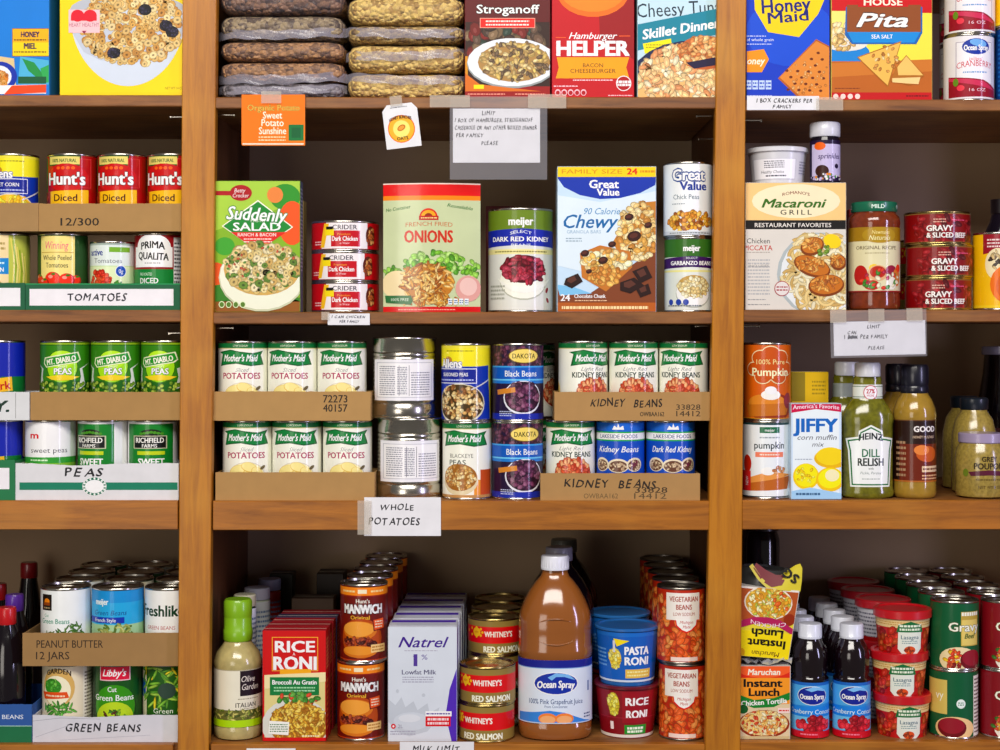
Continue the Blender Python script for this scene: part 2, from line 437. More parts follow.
# shelf pins
def pin(x, y, side, d):
    me = lathe('pin', [(0, 0), (.9, 0), (.9, 25), (2.1, 25), (2.1, 26.2), (0, 26.2)], 14)
    o = ob('shelf_pin', me, TIN(), cab, (X(x, d), d, Z(y, d)), (0, side*PI/2, 0))
for x, y, s_, d in ((196.5, 117, -1, .03), (209, 115, 1, .03), (722, 116, -1, .03), (723, 139, -1, .12), (735.5, 120, 1, .03), (733.5, 326, 1, .03),
                    (207.5, 328, 1, .03), (721, 326, -1, .05), (194.5, 333, -1, .05)):
    pin(x, y, s_, d)

# ---------- can label designs ----------
def mm(a, h=78):     # shared green banner header
    a.b(0, h, 'f4f1e6'); a.b(0, 7, '0f6b3c'); a.t('LOW SODIUM', 0, 4.6, 2, 'dfe8d0', w=15)
    a.b(7, 7.8, 'd8cfa0')
    a.p([(-21.5, 11), (-10, 8.5), (0, 10.5), (12, 12), (21.5, 9.5), (19.5, 14), (22, 23.6), (10, 25), (-4, 22.6), (-14, 23.6), (-20.5, 25), (-18.5, 13)], '0c5a30')
    a.p([(-20.4, 12), (-10, 9.5), (0, 11.5), (12, 13), (20, 11), (18.2, 14), (20.6, 22.6), (10, 23.8), (-4, 21.5), (-14, 22.6), (-19, 23.6), (-17.5, 13)], '147a42')
    a.t("Mother's Maid", 0, 16.8, 6.8, 'ffffff', w=37, bold=.03, it=.35)
def a_potato(a):
    mm(a); a.t('Sliced', 2, 28.6, 4, '9a9a98', w=14, it=.4)
    a.e(-27, 38, 9, 8, 'c99a4a'); a.t('POTATOES', 1, 34.6, 6, 'a2335e', w=41, bold=.035)
    a.e(2, 58, 21, 17, 'd8d2c4'); a.e(2, 56.5, 19, 14.5, 'f5e9b8')
    for x, y, rx, ry, r_ in ((-8, 50, 9, 5.5, 20), (4, 46.5, 8, 5, -15), (12, 52, 7, 5, -40), (-2, 56, 9, 5, 5), (6, 60, 8, 4, 10)):
        a.e(x, y, rx, ry, 'd9bd6c', r_); a.e(x, y-.4, rx-.7, ry-.7, 'f3e0a0', r_)
    a.e(17, 47, 3.4, 1.6, '6a6048', 30)
def a_kidney(a):
    mm(a); a.t('Light Red', 0, 27.6, 4, '8f8f8d', w=26, it=.4); a.t('KIDNEY BEANS', 0, 33.6, 5.4, '35453e', w=44, bold=.03)
    a.e(-28, 50, 13, 11, 'eecb7a'); a.e(2, 53, 21, 16, 'e9e2d4'); a.e(2, 52, 20, 14.5, 'a84024')
    a.s(2, 51.5, 19, 14, 120, ['e07850', 'ee9a6a', 'd05a34', 'f4b080', 'c85a40'], 3.3, 1.7)
def a_blackeye(a):
    mm(a); a.t('BLACKEYE', -3, 34, 4, '777570', w=25); a.t('PEAS', -7, 40.5, 5, '35453e', w=18, bold=.02)
    a.r(16, 48, 24.5, 73, 'b5562a'); a.r(10, 58, 16, 73, 'd8963f'); a.e(-5, 58, 20, 15.5, 'dcd0b0'); a.e(-5, 55.5, 18.5, 13.5, '9a6a30')
    a.s(-5, 55.5, 17.5, 12.5, 130, ['e3c184', 'd7a860', 'efd8a6', 'b98448'], 2, 1.3); a.b(73, 76, 'b89060')
def a_dakota(a):
    a.b(0, 76, '2a1c3c'); a.s(0, 12, 38, 10, 130, ['4a2238', '5d2c46', '341830', '70405a'], 3, 1.25, rect=True, ymin=2, ymax=22)
    a.e(7, 12.5, 16.5, 7.6, '6a5020'); a.e(7, 12.5, 15.5, 6.7, 'e8d27a'); a.t('DAKOTA', 7, 12.5, 5, '3a3a20', w=24, bold=.02)
    a.b(22.5, 24, '50a0d8'); a.b(24, 35.5, '1b5fae'); a.t('Black Beans', 4, 30, 6, 'eef4fa', w=34, bold=.015); a.b(35.5, 37, '7cc4ea'); a.b(37, 40, '2f7cc0')
    a.e(6, 54, 21, 17, 'e6e6f0'); a.e(6, 53.5, 19.5, 15.5, '30182c'); a.s(6, 53, 18.5, 14, 90, ['5c2c4c', '743a5c', '44203c', '8a5a74'], 3, 1.25)
    a.r(-20, 45, -2, 50, 'c98a40', 8); a.b(70, 76, '2a3a9c'); a.g(-18, 67, -6, 73, 3, 'c8d0f0')
def a_allens(a, txt='SEASONED PEAS', food='corn'):
    a.b(0, 76, 'e9dc3c'); a.b(0, 5, 'e2d858'); a.g(-16, 6, 12, 9, 1, 'a8a030'); a.e(-14, 17, 5, 4, 'b98a3a')
    a.p([(-27, 23), (16, 23), (24, 22), (24, 34), (25, 76), (-27, 76)], '1d3f9c'); a.t('Allens', -12, 20, 8.5, 'ffffff', w=26, bold=.05, out=('20408c', .6))
    a.r(-24.5, 25, 15, 40, 'e8e8f0'); a.r(-24.5, 25.8, 14.4, 39.2, '1c2f86'); a.t(txt, -8, 31, 3.6, 'ffffff', w=30, bold=.02); a.g(-23, 35, 12, 38, 1, 'b8c0e8')
    c = ['f3d52c', 'ffe650', 'e8b81c'] if food == 'corn' else ['e2c48c', 'cfa668', 'f0dcae', '8a5c30']
    a.e(-2, 60, 28, 20, 'd8d4c0'); a.e(-2, 59.5, 26.5, 18.6, '4a3a1c' if food != 'corn' else c[2]); a.s(-2, 59, 25.5, 17.5, 170, c, 2.5, 1.25); a.l([(24, 36), (10, 46)], 1.3, 'd0d0d0')
def a_hunts(a):
    a.b(0, 76, '9c1016'); a.r(-25, 4, -21, 48, '2a6a30'); a.r(-19, 2, 14, 12, '24552a'); a.r(-18, 3, 13, 10.8, 'dccf80'); a.t('100% NATURAL', -2.5, 7, 3.4, '24552a', w=26, bold=.03)
    a.r(13, 5, 22, 34, 'd05050'); a.r(13.4, 5.4, 21.6, 33.6, 'a3151b'); a.e(0, 24, 23, 14, 'b5141a')
    for x in (-8, -3, 2, 7): a.e(x, 14.5, 2, 1.6, 'e06a28')
    a.t("Hunt's", -1, 25, 12, 'ffffff', w=40, bold=.055, out=('5a080c', .5))
    a.p([(-21, 38), (20, 36), (20, 50), (-20, 52)], 'f2b72a'); a.r(-24, 38, -17, 50, '8a3a18'); a.s(-22, 44, 4, 6, 12, ['5a2010', 'c05030', 'a83820'], 2)
    a.t('Diced', -1, 44, 7, '4a1c10', w=24, bold=.03); a.s(0, 62, 30, 10, 90, ['d84020', 'e86a3a', 'b82c18'], 3.4, 1.3, rect=True, ymin=50)
def a_whole(a):
    a.b(0, 76, '284c24'); a.r(-17, 3, 17, 73, 'f0dc94'); a.t('Winning', 0, 12, 8, 'e0708c', w=24, it=.2); a.r(-16, 19, 16, 19.7, 'b89a50')
    a.t('Whole Peeled', 0, 24.5, 5, '4a4436', w=30, bold=.01); a.t('Tomatoes', 0, 32, 5, '4a4436', w=23, bold=.01)
    for x, y, r_ in ((-19, 46, 6), (18, 47, 6), (-4, 46, 8.5), (10, 47, 8), (-13, 50, 6)):
        a.e(x, y, r_, r_*.85, 'a42014'); a.e(x-.5, y-.5, r_-.9, r_*.85-.9, 'd93c20'); a.e(x-2, y-2.5, r_*.3, r_*.2, 'f5a090')
        a.e(x+1, y-r_*.6, 2.2, 1, '3a7a2c')
    a.b(56, 76, '8a2018')
def a_active(a):
    a.b(0, 68, 'dfe8e4'); a.b(0, 4, 'aab8b0'); a.r(2, 6, 20, 11, '7aa83c'); a.t('active', -12, 11, 6.5, '2c3f8c', w=16, bold=.03); a.t('Tomatoes', 0, 19.5, 4.8, '7c8088', w=30)
    a.b(24.5, 25.5, 'c8dcb0'); a.r(-24, 25.5, 24, 68, 'dce8c0'); a.e(13, 30, 6, 6, 'ffffff'); a.e(13, 30, 5.3, 5.3, '1c56a8'); a.t('0g', 13, 30, 4, 'ffffff')
    a.s(-9, 38, 13, 8, 45, ['e04a24', 'f0683c', 'c83418'], 3.2, 1.2); a.s(10, 44, 8, 4, 16, ['4a8a34', '68a848'], 2.6, 2)
def a_prima(a):
    a.b(0, 76, '8a1c26'); a.e(-2, 14, 19, 13, 'ffffff'); a.r(-21, 14, 17, 34, 'ffffff'); a.t('PRIMA', -2, 13, 7, '222222', w=25, bold=.04, arc=1.5); a.t('QUALITA', -2, 23, 7, '222222', w=33, bold=.04, rot=-3)
    a.g(-10, 29, 6, 31, 1, '999999'); a.b(36, 76, '117a3c'); a.r(18, 4, 25, 72, 'e8e8e8'); a.g(18.5, 8, 24, 70, 16, '555555'); a.t('FIRE ROASTED', -9, 41, 3, 'dff0e0', w=14); a.t('DICED', -6, 47.5, 5.4, 'ffffff', w=20, bold=.03); a.t('TOMATOES', -3, 55, 5.4, 'ffffff', w=33, bold=.03)
def a_corn(a):
    a.b(0, 76, 'e5cfa0'); a.r(-25, 3, 9, 73, 'e8d6ac'); a.r(-25, 25, 9, 41, '1f86c0'); a.t('CORN', -3, 36.5, 4.5, 'ffffff', w=15, bold=.03); a.g(-12, 28, 5, 32, 1, 'cfe8f4')
    a.g(-14, 8, 6, 18, 2, 'a8945c'); a.s(-6, 54, 12, 7, 20, ['f0a818', 'f5c238'], 3.5, 1.5); a.r(9, 2, 25, 74, 'b9c060')
    for i in range(7): a.l([(11+i*1.8, 5+i*3), (14+i*1.5, 30+i*2), (11+i*1.8, 72)], 1.6, ('d8cf70', '8fa83a', 'e8dc90')[i % 3])
def a_blue(a):
    a.b(0, 76, '16467c'); a.g(-24, 6, 24, 70, 14, '2f6ea8')
def a_diablo(a):
    a.b(0, 78, '24601a'); a.b(0, 4, '8aa828'); a.r(-25, 5, 25, 40, '3c7c1c'); a.e(2, 26, 17, 17, '356f14'); a.e(2, 26, 15.6, 15.6, '9fd02c')
    a.e(2, 19, 13, 9, 'b4dd3a'); a.p([(-16, 17), (17, 11), (19, 19), (16, 22), (-14, 27), (-17, 23)], 'e8eccc'); a.p([(-15, 18), (16, 12.2), (18, 18.6), (15, 21), (-13.4, 26), (-16, 22.6)], '2c8a2c')
    a.t('MT. DIABLO', 1, 19.5, 5.6, 'f4f8e0', w=30, bold=.05, rot=9); a.t('SWEET', 3, 26, 2.4, 'f4f8e0', w=9); a.t('PEAS', 3, 30.5, 6, 'ffffff', w=17, bold=.05, out=('2c5a10', .5))
    a.p([(-14, 36), (2, 34), (18, 36), (12, 39), (2, 40), (-8, 39)], 'e0c83c')
    for q in (-1, 1): a.p([(q*24, 22), (q*20, 28), (q*22, 44), (q*19, 48), (q*17, 48), (q*19, 36), (q*18, 28)], 'd8dcd4')
    a.s(0, 56, 34, 14, 160, ['6a8c24', '8fae3a', '4c6c18', 'a8c050'], 2.1, 1.1, rect=True, ymin=42)
def a_bluecorn(a):
    a.b(0, 76, '1c2f9a'); a.b(0, 2.5, '3848a8'); a.e(-15, 21, 17.5, 14, 'f2f2f4'); a.e(-15, 21, 16, 12.5, 'd8b020'); a.s(-15, 21, 15, 11.5, 90, ['f0cc38', 'ffe060', 'dca820'], 2, 1.2)
    a.r(4, 36, 25, 60, '1c7038'); a.p([(-25, 42), (14, 36), (15, 50), (-25, 55)], 'f0b838'); a.t('Park', 3, 45, 8, 'b02818', w=21, bold=.04, rot=6)
def a_meijpeas(a):
    a.b(0, 76, 'f1f1f2'); a.r(22, 3, 40, 73, 'f1f1f2'); a.t('m', -10, 15, 6.5, 'c8202c', w=9.5, bold=.06); a.t('sweet peas', 5, 30, 5.2, '55565c', w=39); a.b(37, 43, '3f9440'); a.g(-14, 38.5, 4, 41.5, 1, 'd8f0d0'); a.b(43, 76, '8ab848')
def a_rich(a):
    a.b(0, 76, 'f0f0f0'); a.r(-22, 4, 22, 76, '1d7a34'); a.e(2, 14, 12, 5, '1a2a18')
    for i in range(7): a.e(-8+i*3.4, 12-abs(3-i)*-.5, 2, 1.4, '4f8a30')
    a.r(-16, 15.5, 17, 28.5, 'c8c8b0'); a.r(-15, 16.3, 16, 27.7, '161c1a'); a.t('RICHFIELD', .5, 20, 5, 'f4f4ec', w=29, bold=.04); a.t('FARMS', .5, 25.5, 3.6, 'f4f4ec', w=15, bold=.03)
    a.r(-12, 31, 15, 34.6, 'b9c832'); a.t('SWEET', 2, 41.5, 6.5, 'ffffff', w=27, bold=.05); a.t('PEAS', 2, 50, 6.5, 'ffffff', w=22, bold=.05)
def a_gbwhite(a):
    a.b(0, 76, 'eef2f0'); a.r(-19, 6, -8, 22, '20180c'); a.e(-13.5, 13, 3.6, 3, 'e08a20'); a.r(-17, 14, -10, 17, '8a4a10'); a.g(-17, 18, -10, 21, 1, 'b0a080')
    a.t('Cut', -14, 27, 3, '50a088', w=6); a.t('Green Beans', -6, 32.5, 5, '1a8a72', w=32, bold=.02)
    a.s(4, 46, 22, 5, 60, ['4f7a34', '3a5f28', '7a9c50'], 4, 4.5, ymin=38); a.s(14, 40, 8, 5, 14, ['4f7a34', '688c44'], 4, 4.5); a.b(52, 76, '4a6a30')
def a_meijerblue(a):
    a.b(0, 76, '3aa6d2'); a.b(0, 14, '2b8fc6'); a.b(36, 76, 'a8c8a0'); a.t('meijer', -11, 13, 6, 'e8f6fc', w=15, bold=.05); a.t('Green Beans', -3, 24, 5, '1c4c86', w=36, it=.3)
    a.r(-25, 28.5, 12, 34.5, '1f3fa0'); a.t('French Style', -8, 31.5, 3.6, 'eef2fa', w=24, bold=.02)
    a.s(2, 48, 20, 9, 80, ['a4ae62', '7f9444', 'c4c884', '5f7a34'], 3.4, 1.2, kind='worm', ymin=38)
def a_freshlike(a):
    a.b(0, 76, 'f0f0ee'); a.t('Freshlike', -4, 22, 11, '15402a', w=50, bold=.045); a.t('GREEN BEANS', -4, 39, 3.8, 'b05a60', w=32); a.s(0, 54, 18, 7, 40, ['6a9a3c', '4a7a28', '8ab454'], 4, 4)
    a.b(64, 76, '60a8c8')
def a_garden(a):
    a.b(0, 76, 'e6dcc4'); a.e(-4, 23, 18, 19, 'cfae70'); a.e(-5, 26, 15, 15, 'f2ead0'); a.t('GARDEN', -3, 9, 5, '3a2a18', w=26, bold=.04, arc=3)
    a.e(-9, 22, 10, 8, '3f8a2c'); a.s(-9, 20, 9, 6, 20, ['58a83c', '3f8a2c', '7cc454'], 2.6, 1.3); a.p([(-20, 28), (6, 27), (8, 33), (-18, 35)], 'd05a28'); a.g(-16, 29.5, 4, 33, 1, 'f8dcc0')
    a.s(-4, 44, 17, 6, 34, ['4f9436', '6cb04c', '3a7a28'], 5, 4)
    a.r(20, 2, 25, 74, 'f0ead8'); a.g(21, 8, 25, 70, 18, '8a8270')
def a_libby(a):
    a.b(0, 76, '1d5220'); a.b(0, 4, '2c6a2c'); a.r(-24, 3, -19, 76, '16361a'); a.r(-13, 1, 17, 16, 'f0c8d0'); a.r(-12, 1, 16, 15, 'c82448'); a.t("Libby's", 2, 8, 7, 'ffffff', w=24, bold=.03, it=.3)
    a.e(2, 44, 24, 22, '0f3f14'); a.e(2, 42, 22, 22, '3f8a1c'); a.t('Cut', 0, 24.5, 5, 'ffffff', w=9, bold=.02); a.t('Green Beans', 1, 33, 6, 'ffffff', w=42, bold=.02)
    a.e(2, 54, 20, 17, 'b4cc38'); a.s(2, 50, 12, 6, 24, ['5a2c18', '3f7a20', '7cae38'], 3.4, 3)
def a_greenphoto(a):
    a.b(0, 76, '2a5a20'); a.r(-25, 3, -18, 76, 'e0d8c0'); a.r(-24, 16, -19, 34, '28589c')
    a.s(0, 24, 26, 22, 60, ['7ab03c', '5a9430', 'a0c850', 'e8d030'], 7, 5, rect=True, ymin=3, ymax=48); a.e(4, 26, 9, 8, '3a4e44'); a.t('Green', 0, 46, 5, 'e8f0e0', w=20)
def a_meijkid(a):    # tall kidney bean can R=33 h=104
    a.b(0, 104, 'dfe0da'); a.b(0, 27, '6e8430'); a.t('meijer', 0, 13, 8, 'f6faf0', w=25, bold=.06); a.p([(-40, 24), (-20, 21.5), (0, 20.5), (20, 21.5), (40, 24), (40, 41), (20, 38), (0, 37), (-20, 38), (-40, 41)], '27379c')
    a.t('SELECT', 0, 25.5, 3, 'e8ecf8', w=22, bold=.02, arc=2); a.t('DARK RED KIDNEY', 0, 31, 4.6, 'ffffff', w=66, bold=.05); a.t('BEANS', 0, 37, 2.6, 'e8ecf8', w=20)
    a.b(41, 46, 'e9e2a8'); a.g(-26, 42, 26, 45, 1, '8a8450'); a.e(3, 72, 26, 20, 'b8baac'); a.e(3, 71, 25.5, 19.5, 'f3f3e6'); a.e(3, 61, 24, 14, '4a0c18')
    a.s(3, 62, 23, 13.5, 95, ['8c1c30', 'a82c42', '701226', 'b04458'], 4.2, 1.8); a.p([(-23, 70), (-18, 78), (-8, 83), (3, 85), (14, 83), (24, 78), (29, 70), (20, 76), (10, 78.5), (3, 79), (-6, 78), (-16, 75)], 'f6f6ea')
    a.e(26, 82, 3, 1.8, '8c1c30', 60); a.e(27, 92, 3, 1.8, '8c1c30', -50); a.g(-30, 76, -16, 92, 4, 'a8aaa0')
def a_chick(a):
    a.b(0, 76, 'edf0f2'); a.t('Great', -2, 13, 11, 'ffffff', w=34, bold=.05, out=('1b4a86', 1.1)); a.t('Value', 3, 24, 8.5, '1b3f8c', w=28, bold=.06); a.t('Chick Peas', -5, 35, 4.8, '3a5a6a', w=27); a.g(-18, 41, -6, 43, 1, '88929a')
    a.s(0, 59, 26, 9.5, 110, ['e0a43c', 'c98424', 'f0c060', '9a5a18'], 3, 1.2); a.b(69, 73, 'd8dce0'); a.g(-20, 70, 20, 72, 1, '60686e')
def a_garb(a):
    a.b(0, 76, 'dfe3dc'); a.b(0, 20, '3d6b2c'); a.t('meijer', 0, 11, 6, 'f6faf0', w=17, bold=.06); a.p([(-26, 22), (0, 19), (26, 22), (26, 32), (0, 30), (-26, 32)], '44215e'); a.t('SELECT', 0, 21, 2, 'e8ecf8', w=12); a.t('GARBANZO BEANS', 0, 26, 4, 'ffffff', w=46, bold=.05)
    a.b(33, 35, 'e4dfa0'); a.e(2, 56, 19, 15, 'b8bcb4'); a.e(2, 55, 18.3, 14.4, 'f4f6f0'); a.e(2, 49, 17, 11, 'b89858'); a.s(2, 49.5, 16.5, 11, 90, ['ecdcaa', 'dcc488', 'f6ecc8'], 2.4, 1.15)
    for x in (-20, -13, -6): a.e(x, 65, 3, 3, '2c4a9c')
    a.g(-22, 67, 10, 70, 1, '788088')
def a_lake(a, t='Kidney Beans'):
    a.b(0, 76, '1e56b0'); a.p([(-40, 4), (0, 12), (40, 3), (40, 0), (-40, 0)], '2c6cc0'); a.b(11, 20.5, '2f9a58'); a.b(12.5, 19, 'f2f4f2'); a.t('LAKESIDE FOODS', 0, 15.7, 3.9, '1c3f7a', w=42, bold=.02)
    a.p([(-6, 9), (-4, 5), (-1, 7), (0, 2.5), (1.6, 7), (5, 5), (6, 9)], 'f4f4f4'); a.t(t, 0, 28.5, 6, 'ffffff', w=46, bold=.02, it=.3)
    for x, y, rx, cc in ((-17, 44, 9, 'a88c70'), (0, 45, 11, 'c4a888'), (16, 44, 9, '7a3448')):
        a.e(x, y, rx, 7, 'e6dcc4'); a.e(x, y+.6, rx-1.6, 5.6, '6a4a3c'); a.s(x, y+.6, rx-2.4, 4.6, 26, [cc, 'd8c0a0'], 1.7, 1.6)
    a.b(56, 76, '184890')
def a_silver(a):    # R=32 h=80, paper nutrition label only on the front
    a.r(-29.5, 22, 30, 63, 'ecebf0'); a.r(-27, 25, 28, 60, 'b9b9c2'); a.r(-26.4, 25.6, 27.4, 59.4, 'f0eff4'); a.g(-24, 28, -8, 58, 14, '8a8a98'); a.g(8, 34, 26, 58, 10, '8a8a98')
    a.r(-2, 27, 3, 58, 'ffffff'); a.l([(-4, 28), (-4, 58)], .5, '55555f'); a.l([(6, 28), (6, 58)], .5, '55555f'); a.g(-6, 29, 4, 57, 16, '77778a')
def a_pump(a):
    a.b(0, 78, 'c4661c'); [a.e(x, y, r, r*.8, 'f0e2b8') for x, y, r in ((-10, 15, 10), (0, 11, 10), (10, 15, 10), (-16, 26, 9), (16, 26, 9), (-8, 34, 9), (8, 34, 9), (0, 24, 16))]; [a.e(x, y, r-1, r*.8-1, 'b85a14') for x, y, r in ((-10, 15, 10), (0, 11, 10), (10, 15, 10), (-16, 26, 9), (16, 26, 9), (-8, 34, 9), (8, 34, 9), (0, 24, 17))]; a.t('100% Pure', 0, 19, 5, 'f4dfa0', w=29); a.t('Pumpkin', 0, 29, 8, 'fdf0c8', w=38, bold=.03)
    a.e(0, 64, 26, 14, '8a3a14'); a.e(-4, 60, 21, 9, 'd08a3a'); a.p([(-22, 62), (20, 60), (16, 72), (-20, 74)], 'b8742c'); a.e(0, 52, 10, 5, 'f4f0ea'); a.e(0, 47.5, 6, 4, 'ffffff'); a.e(18, 58, 6, 8, '8a3a48'); a.b(75, 78, 'c89030')
def a_pump2(a):
    a.b(0, 78, 'e9eef0'); a.b(0, 4, '24484a'); a.r(-10, 6, 10, 12, '1f6a48'); a.t('meijer', 0, 9, 3, 'ffffff', w=10, bold=.02); a.g(-10, 15, 10, 18, 1, '9aa4a8'); a.t('pumpkin', 0, 24, 7, '2c3a42', w=32, bold=.02)
    a.r(-14, 31, 14, 36, 'e08a70'); a.g(-10, 32, 10, 35, 1, 'fae0d4'); a.e(-21, 43, 6, 9, 'b8341c'); a.p([(-22, 60), (22, 55), (19, 68), (-18, 70)], 'b06a30'); a.p([(-20, 57), (0, 50), (22, 54), (-18, 62)], 'd89a58')
    a.e(-2, 50, 7, 4, 'f6f2ee'); a.s(10, 49, 8, 3, 12, ['d8a070', 'c08050'], 2.4); a.r(-24.5, 50, -18, 70, 'c83838'); a.t('NEW', -21, 60, 4, 'ffffff', w=9, rot=90); a.b(75, 78, '20303a')
def a_cran(a):
    a.b(0, 67, 'e9e6ea'); a.b(0, 2, 'b8b4bc'); a.r(-18, 8, 18, 60, 'a8a0b0'); a.r(-17.4, 8.6, 17.4, 60, 'eeecf0'); a.e(1, 13, 14.5, 8, '1f3f94'); a.e(3, 9.5, 9, 3.6, '7fb0e0', -10); a.t('Ocean Spray', 1, 14, 5.4, 'ffffff', w=25, bold=.05)
    a.t('jellied', 0, 25, 3.4, 'd06a6a', w=13); a.t('CRANBERRY', 0, 32, 6, 'c2505e', w=38, arc=2.4); a.g(-12, 37, 12, 40, 1, '7aa0c8')
    a.p([(-23, 42), (-10, 44), (8, 46), (22, 54), (22.5, 63), (-23, 63)], '8c1030'); a.p([(-23, 43.4), (-10, 45), (8, 47.4), (20, 55), (20, 56), (-23, 46)], 'c04060'); a.e(-18, 48, 3, 4, '6a8a30'); a.e(-14, 54, 4, 3, 'd84a5a'); a.t('16 OZ', 2, 56, 3, 'f0d0d8', w=17)
def a_crider(a):    # R=33 h=30
    a.b(0, 30, 'b01420'); a.p([(-17, 2), (24, 2), (24, 28), (-22, 28)], 'efe9ea'); a.p([(-19, 3), (-14, 3), (-19, 27), (-23, 27)], 'e8b838'); a.r(-12, 10, 17, 26, 'b0142a'); a.r(-18, 8, -9, 15, 'e6cf2c'); a.r(-17, 6, -10, 9, '1c1c1c')
    a.t('CRIDER', 2, 6.6, 4.6, '3c3c4c', w=25, bold=.02); a.t('Premium', 1, 13.6, 2.2, 'f0a040', w=13); a.t('Dark Chicken', 2, 18, 4.6, 'ffffff', w=26, bold=.03); a.t('in Water', 2, 22.6, 2.2, 'f4d0d4', w=10)
    a.e(27, 15, 6.5, 10, '5a2410'); a.s(27, 15, 5.6, 9, 26, ['a85a28', 'c87a3c', '7a3418', 'd8a060'], 2.4, 1.6); a.g(-29, 20, -22, 25, 2, 'f0c8cc')
def a_gravyb(a):    # R=33 h=33
    a.b(0, 33, '7c1018'); a.b(0, 3, '8a6a40'); a.s(6, 18, 40, 13, 60, ['8c1a20', '5c0c12', 'a02830'], 5, 2, rect=True, ymin=3, ymax=31)
    a.g(-12, 7, 0, 12, 2, 'd8b0a0'); a.g(6, 8, 20, 10, 1, 'f06a90'); a.t('GRAVY', -6, 17, 5.6, 'fbeee8', w=26, bold=.05); a.t('& SLICED BEEF', 2, 24, 5, 'fbeee8', w=42, bold=.05); a.b(30.5, 33, '9c7a48')
def a_yellowcan(a):  # right edge
    a.b(0, 78, 'f0b818'); a.p([(-22, 2), (0, 2), (-2, 18), (-22, 22)], '8c1430'); a.g(-19, 6, -6, 16, 3, 'f0d8d8'); a.e(-10, 32, 13, 16, 'e8dcb8'); a.s(-10, 30, 10, 12, 24, ['3a2a20', '6a5038', 'c8b080'], 3.2, 2); a.e(2, 52, 20, 20, 'd8761c'); a.e(4, 54, 16, 16, 'c8641a'); a.b(73, 78, 'f4c83c')
def a_manw(a):
    a.b(0, 78, '6a1c10'); a.b(3, 11, 'e88a28'); a.g(-20, 5, -8, 9, 1, 'f8d8a0'); a.r(-5, 5, 4, 9, 'f6e6c8'); a.g(8, 5, 20, 9, 1, 'f8d8a0'); a.b(11, 12.2, '8a2a14')
    a.t("Hunt's", 0, 16.5, 4, 'fff4e8', w=14, bold=.03); a.t('MANWICH', 0, 24.5, 9, 'ffffff', w=42, bold=.07, out=('3a0c08', .6)); a.t('Original', -3, 33, 4, 'f2b84a', w=20, bold=.03)
    a.e(-2, 54, 23, 20, 'a8501c'); a.e(-4, 46, 19, 9.5, 'c87a2c'); a.e(-5, 44.5, 17, 7.5, 'e0a250'); a.s(-4, 58, 18, 5, 70, ['6a2014', '8a3420', '4a140c', 'a85030'], 2.6, 1.4); a.e(-4, 67, 19, 6, 'c87a2c'); a.e(-4, 66, 18, 4.4, 'd89440')
    a.r(10, 34, 21, 46, '6a1c10', 6); a.r(11, 35, 20, 45, 'd8622c', 6); a.g(12, 36, 19, 44, 3, 'f8e0c8'); a.r(8, 60, 21, 68, 'e8c890'); a.g(9, 61, 20, 67, 2, 'b08040'); a.b(75, 78, 'b84c1c')
def a_salmon(a):    # R=28 h=37
    a.b(0, 38, '8f7c48'); a.b(8, 25, 'c4121e'); a.t("WHITNEY'S", -2, 15.5, 5.6, 'ffe9e0', w=30, bold=.05); a.t('RED SALMON', 3, 31, 6, 'fbf4e0', w=42, bold=.06); a.e(-23, 14, 5, 4.6, 'f0b828')
    for i in range(8): a.e(-23+5*math.cos(i*.785), 14+4.6*math.sin(i*.785), 1.4, 1.4, 'f0b828')
    a.t('NEW', -23, 14, 2.2, 'b03010', w=5)
def a_vbean(a):
    a.b(0, 76, 'a83410'); a.s(0, 42, 78, 32, 400, ['e0682c', 'ee843c', 'd05820', 'f49a58', 'd8622c'], 5.2, 1.6, rect=True, ymin=6, ymax=73)
    a.r(-17, 5, 16, 32, 'f0ebe4'); a.p([(-9, 32), (14, 32), (13, 38), (8, 43), (2.5, 45), (-3, 43), (-8, 38)], 'c83020'); a.p([(-8, 31), (13, 31), (12, 37), (7, 41.6), (2.5, 43.4), (-2, 41.6), (-7, 37)], 'f4efe8')
    a.t('VEGETARIAN', 0, 11, 5, 'a04a38', w=30, bold=.03); a.t('BEANS', 0, 19, 5, 'a04a38', w=16, bold=.03); a.t('LOW SODIUM', 0, 26, 3.4, 'a04a38', w=22); a.t('Michigan', 2.5, 34, 3, 'b03828', w=14, it=.3); a.t('Made', 2.5, 38.6, 3, 'b03828', w=8, it=.3)
    a.r(-13, 69, 14, 73, 'f4dcd4'); a.b(74, 76, 'd8c8b8')
def a_gravy(a, bg='0f5a3a', t='Beef', tc='3a5a28'):
    a.b(0, 70, bg); a.r(-4, 10, 16, 44, 'c8b060'); a.r(-3, 11, 15, 43, 'dcc87a'); a.r(-4, 10, 16, 18, 'b8a050')
    for i in range(7): a.r(-3.4+i*2.8, 10.5, -1.2+i*2.8, 14, 'f4f0e0')
    a.t('Gravy', 1, 25, 8.6, 'f6f2e2', w=34, bold=.03, out=('6a6a40', .5)); a.t(t, 6, 34, 5, tc, w=13, it=.3, bold=.03)
    if t == 'Beef':
        a.e(-6, 58, 20, 13, 'e8d8b0'); a.s(-12, 54, 9, 7, 22, ['f0c030', 'd84a28', 'e87030'], 3, 1.6); a.e(8, 58, 13, 10, '6a1420'); a.e(8, 56, 11, 8, '8c2434'); a.s(-10, 64, 7, 3, 12, ['8a2020', 'c05030'], 2.4)
    else:
        a.e(4, 58, 21, 13, 'efe8dc'); a.s(-12, 52, 7, 7, 20, ['4a7a34', 'c85030', 'e0a040'], 3, 1.6); a.e(6, 60, 15, 9, 'e2d8c4'); a.s(6, 58, 12, 6, 16, ['f4ecdc', 'd8ccb0'], 4)
    a.b(68.5, 70, 'c8b878')
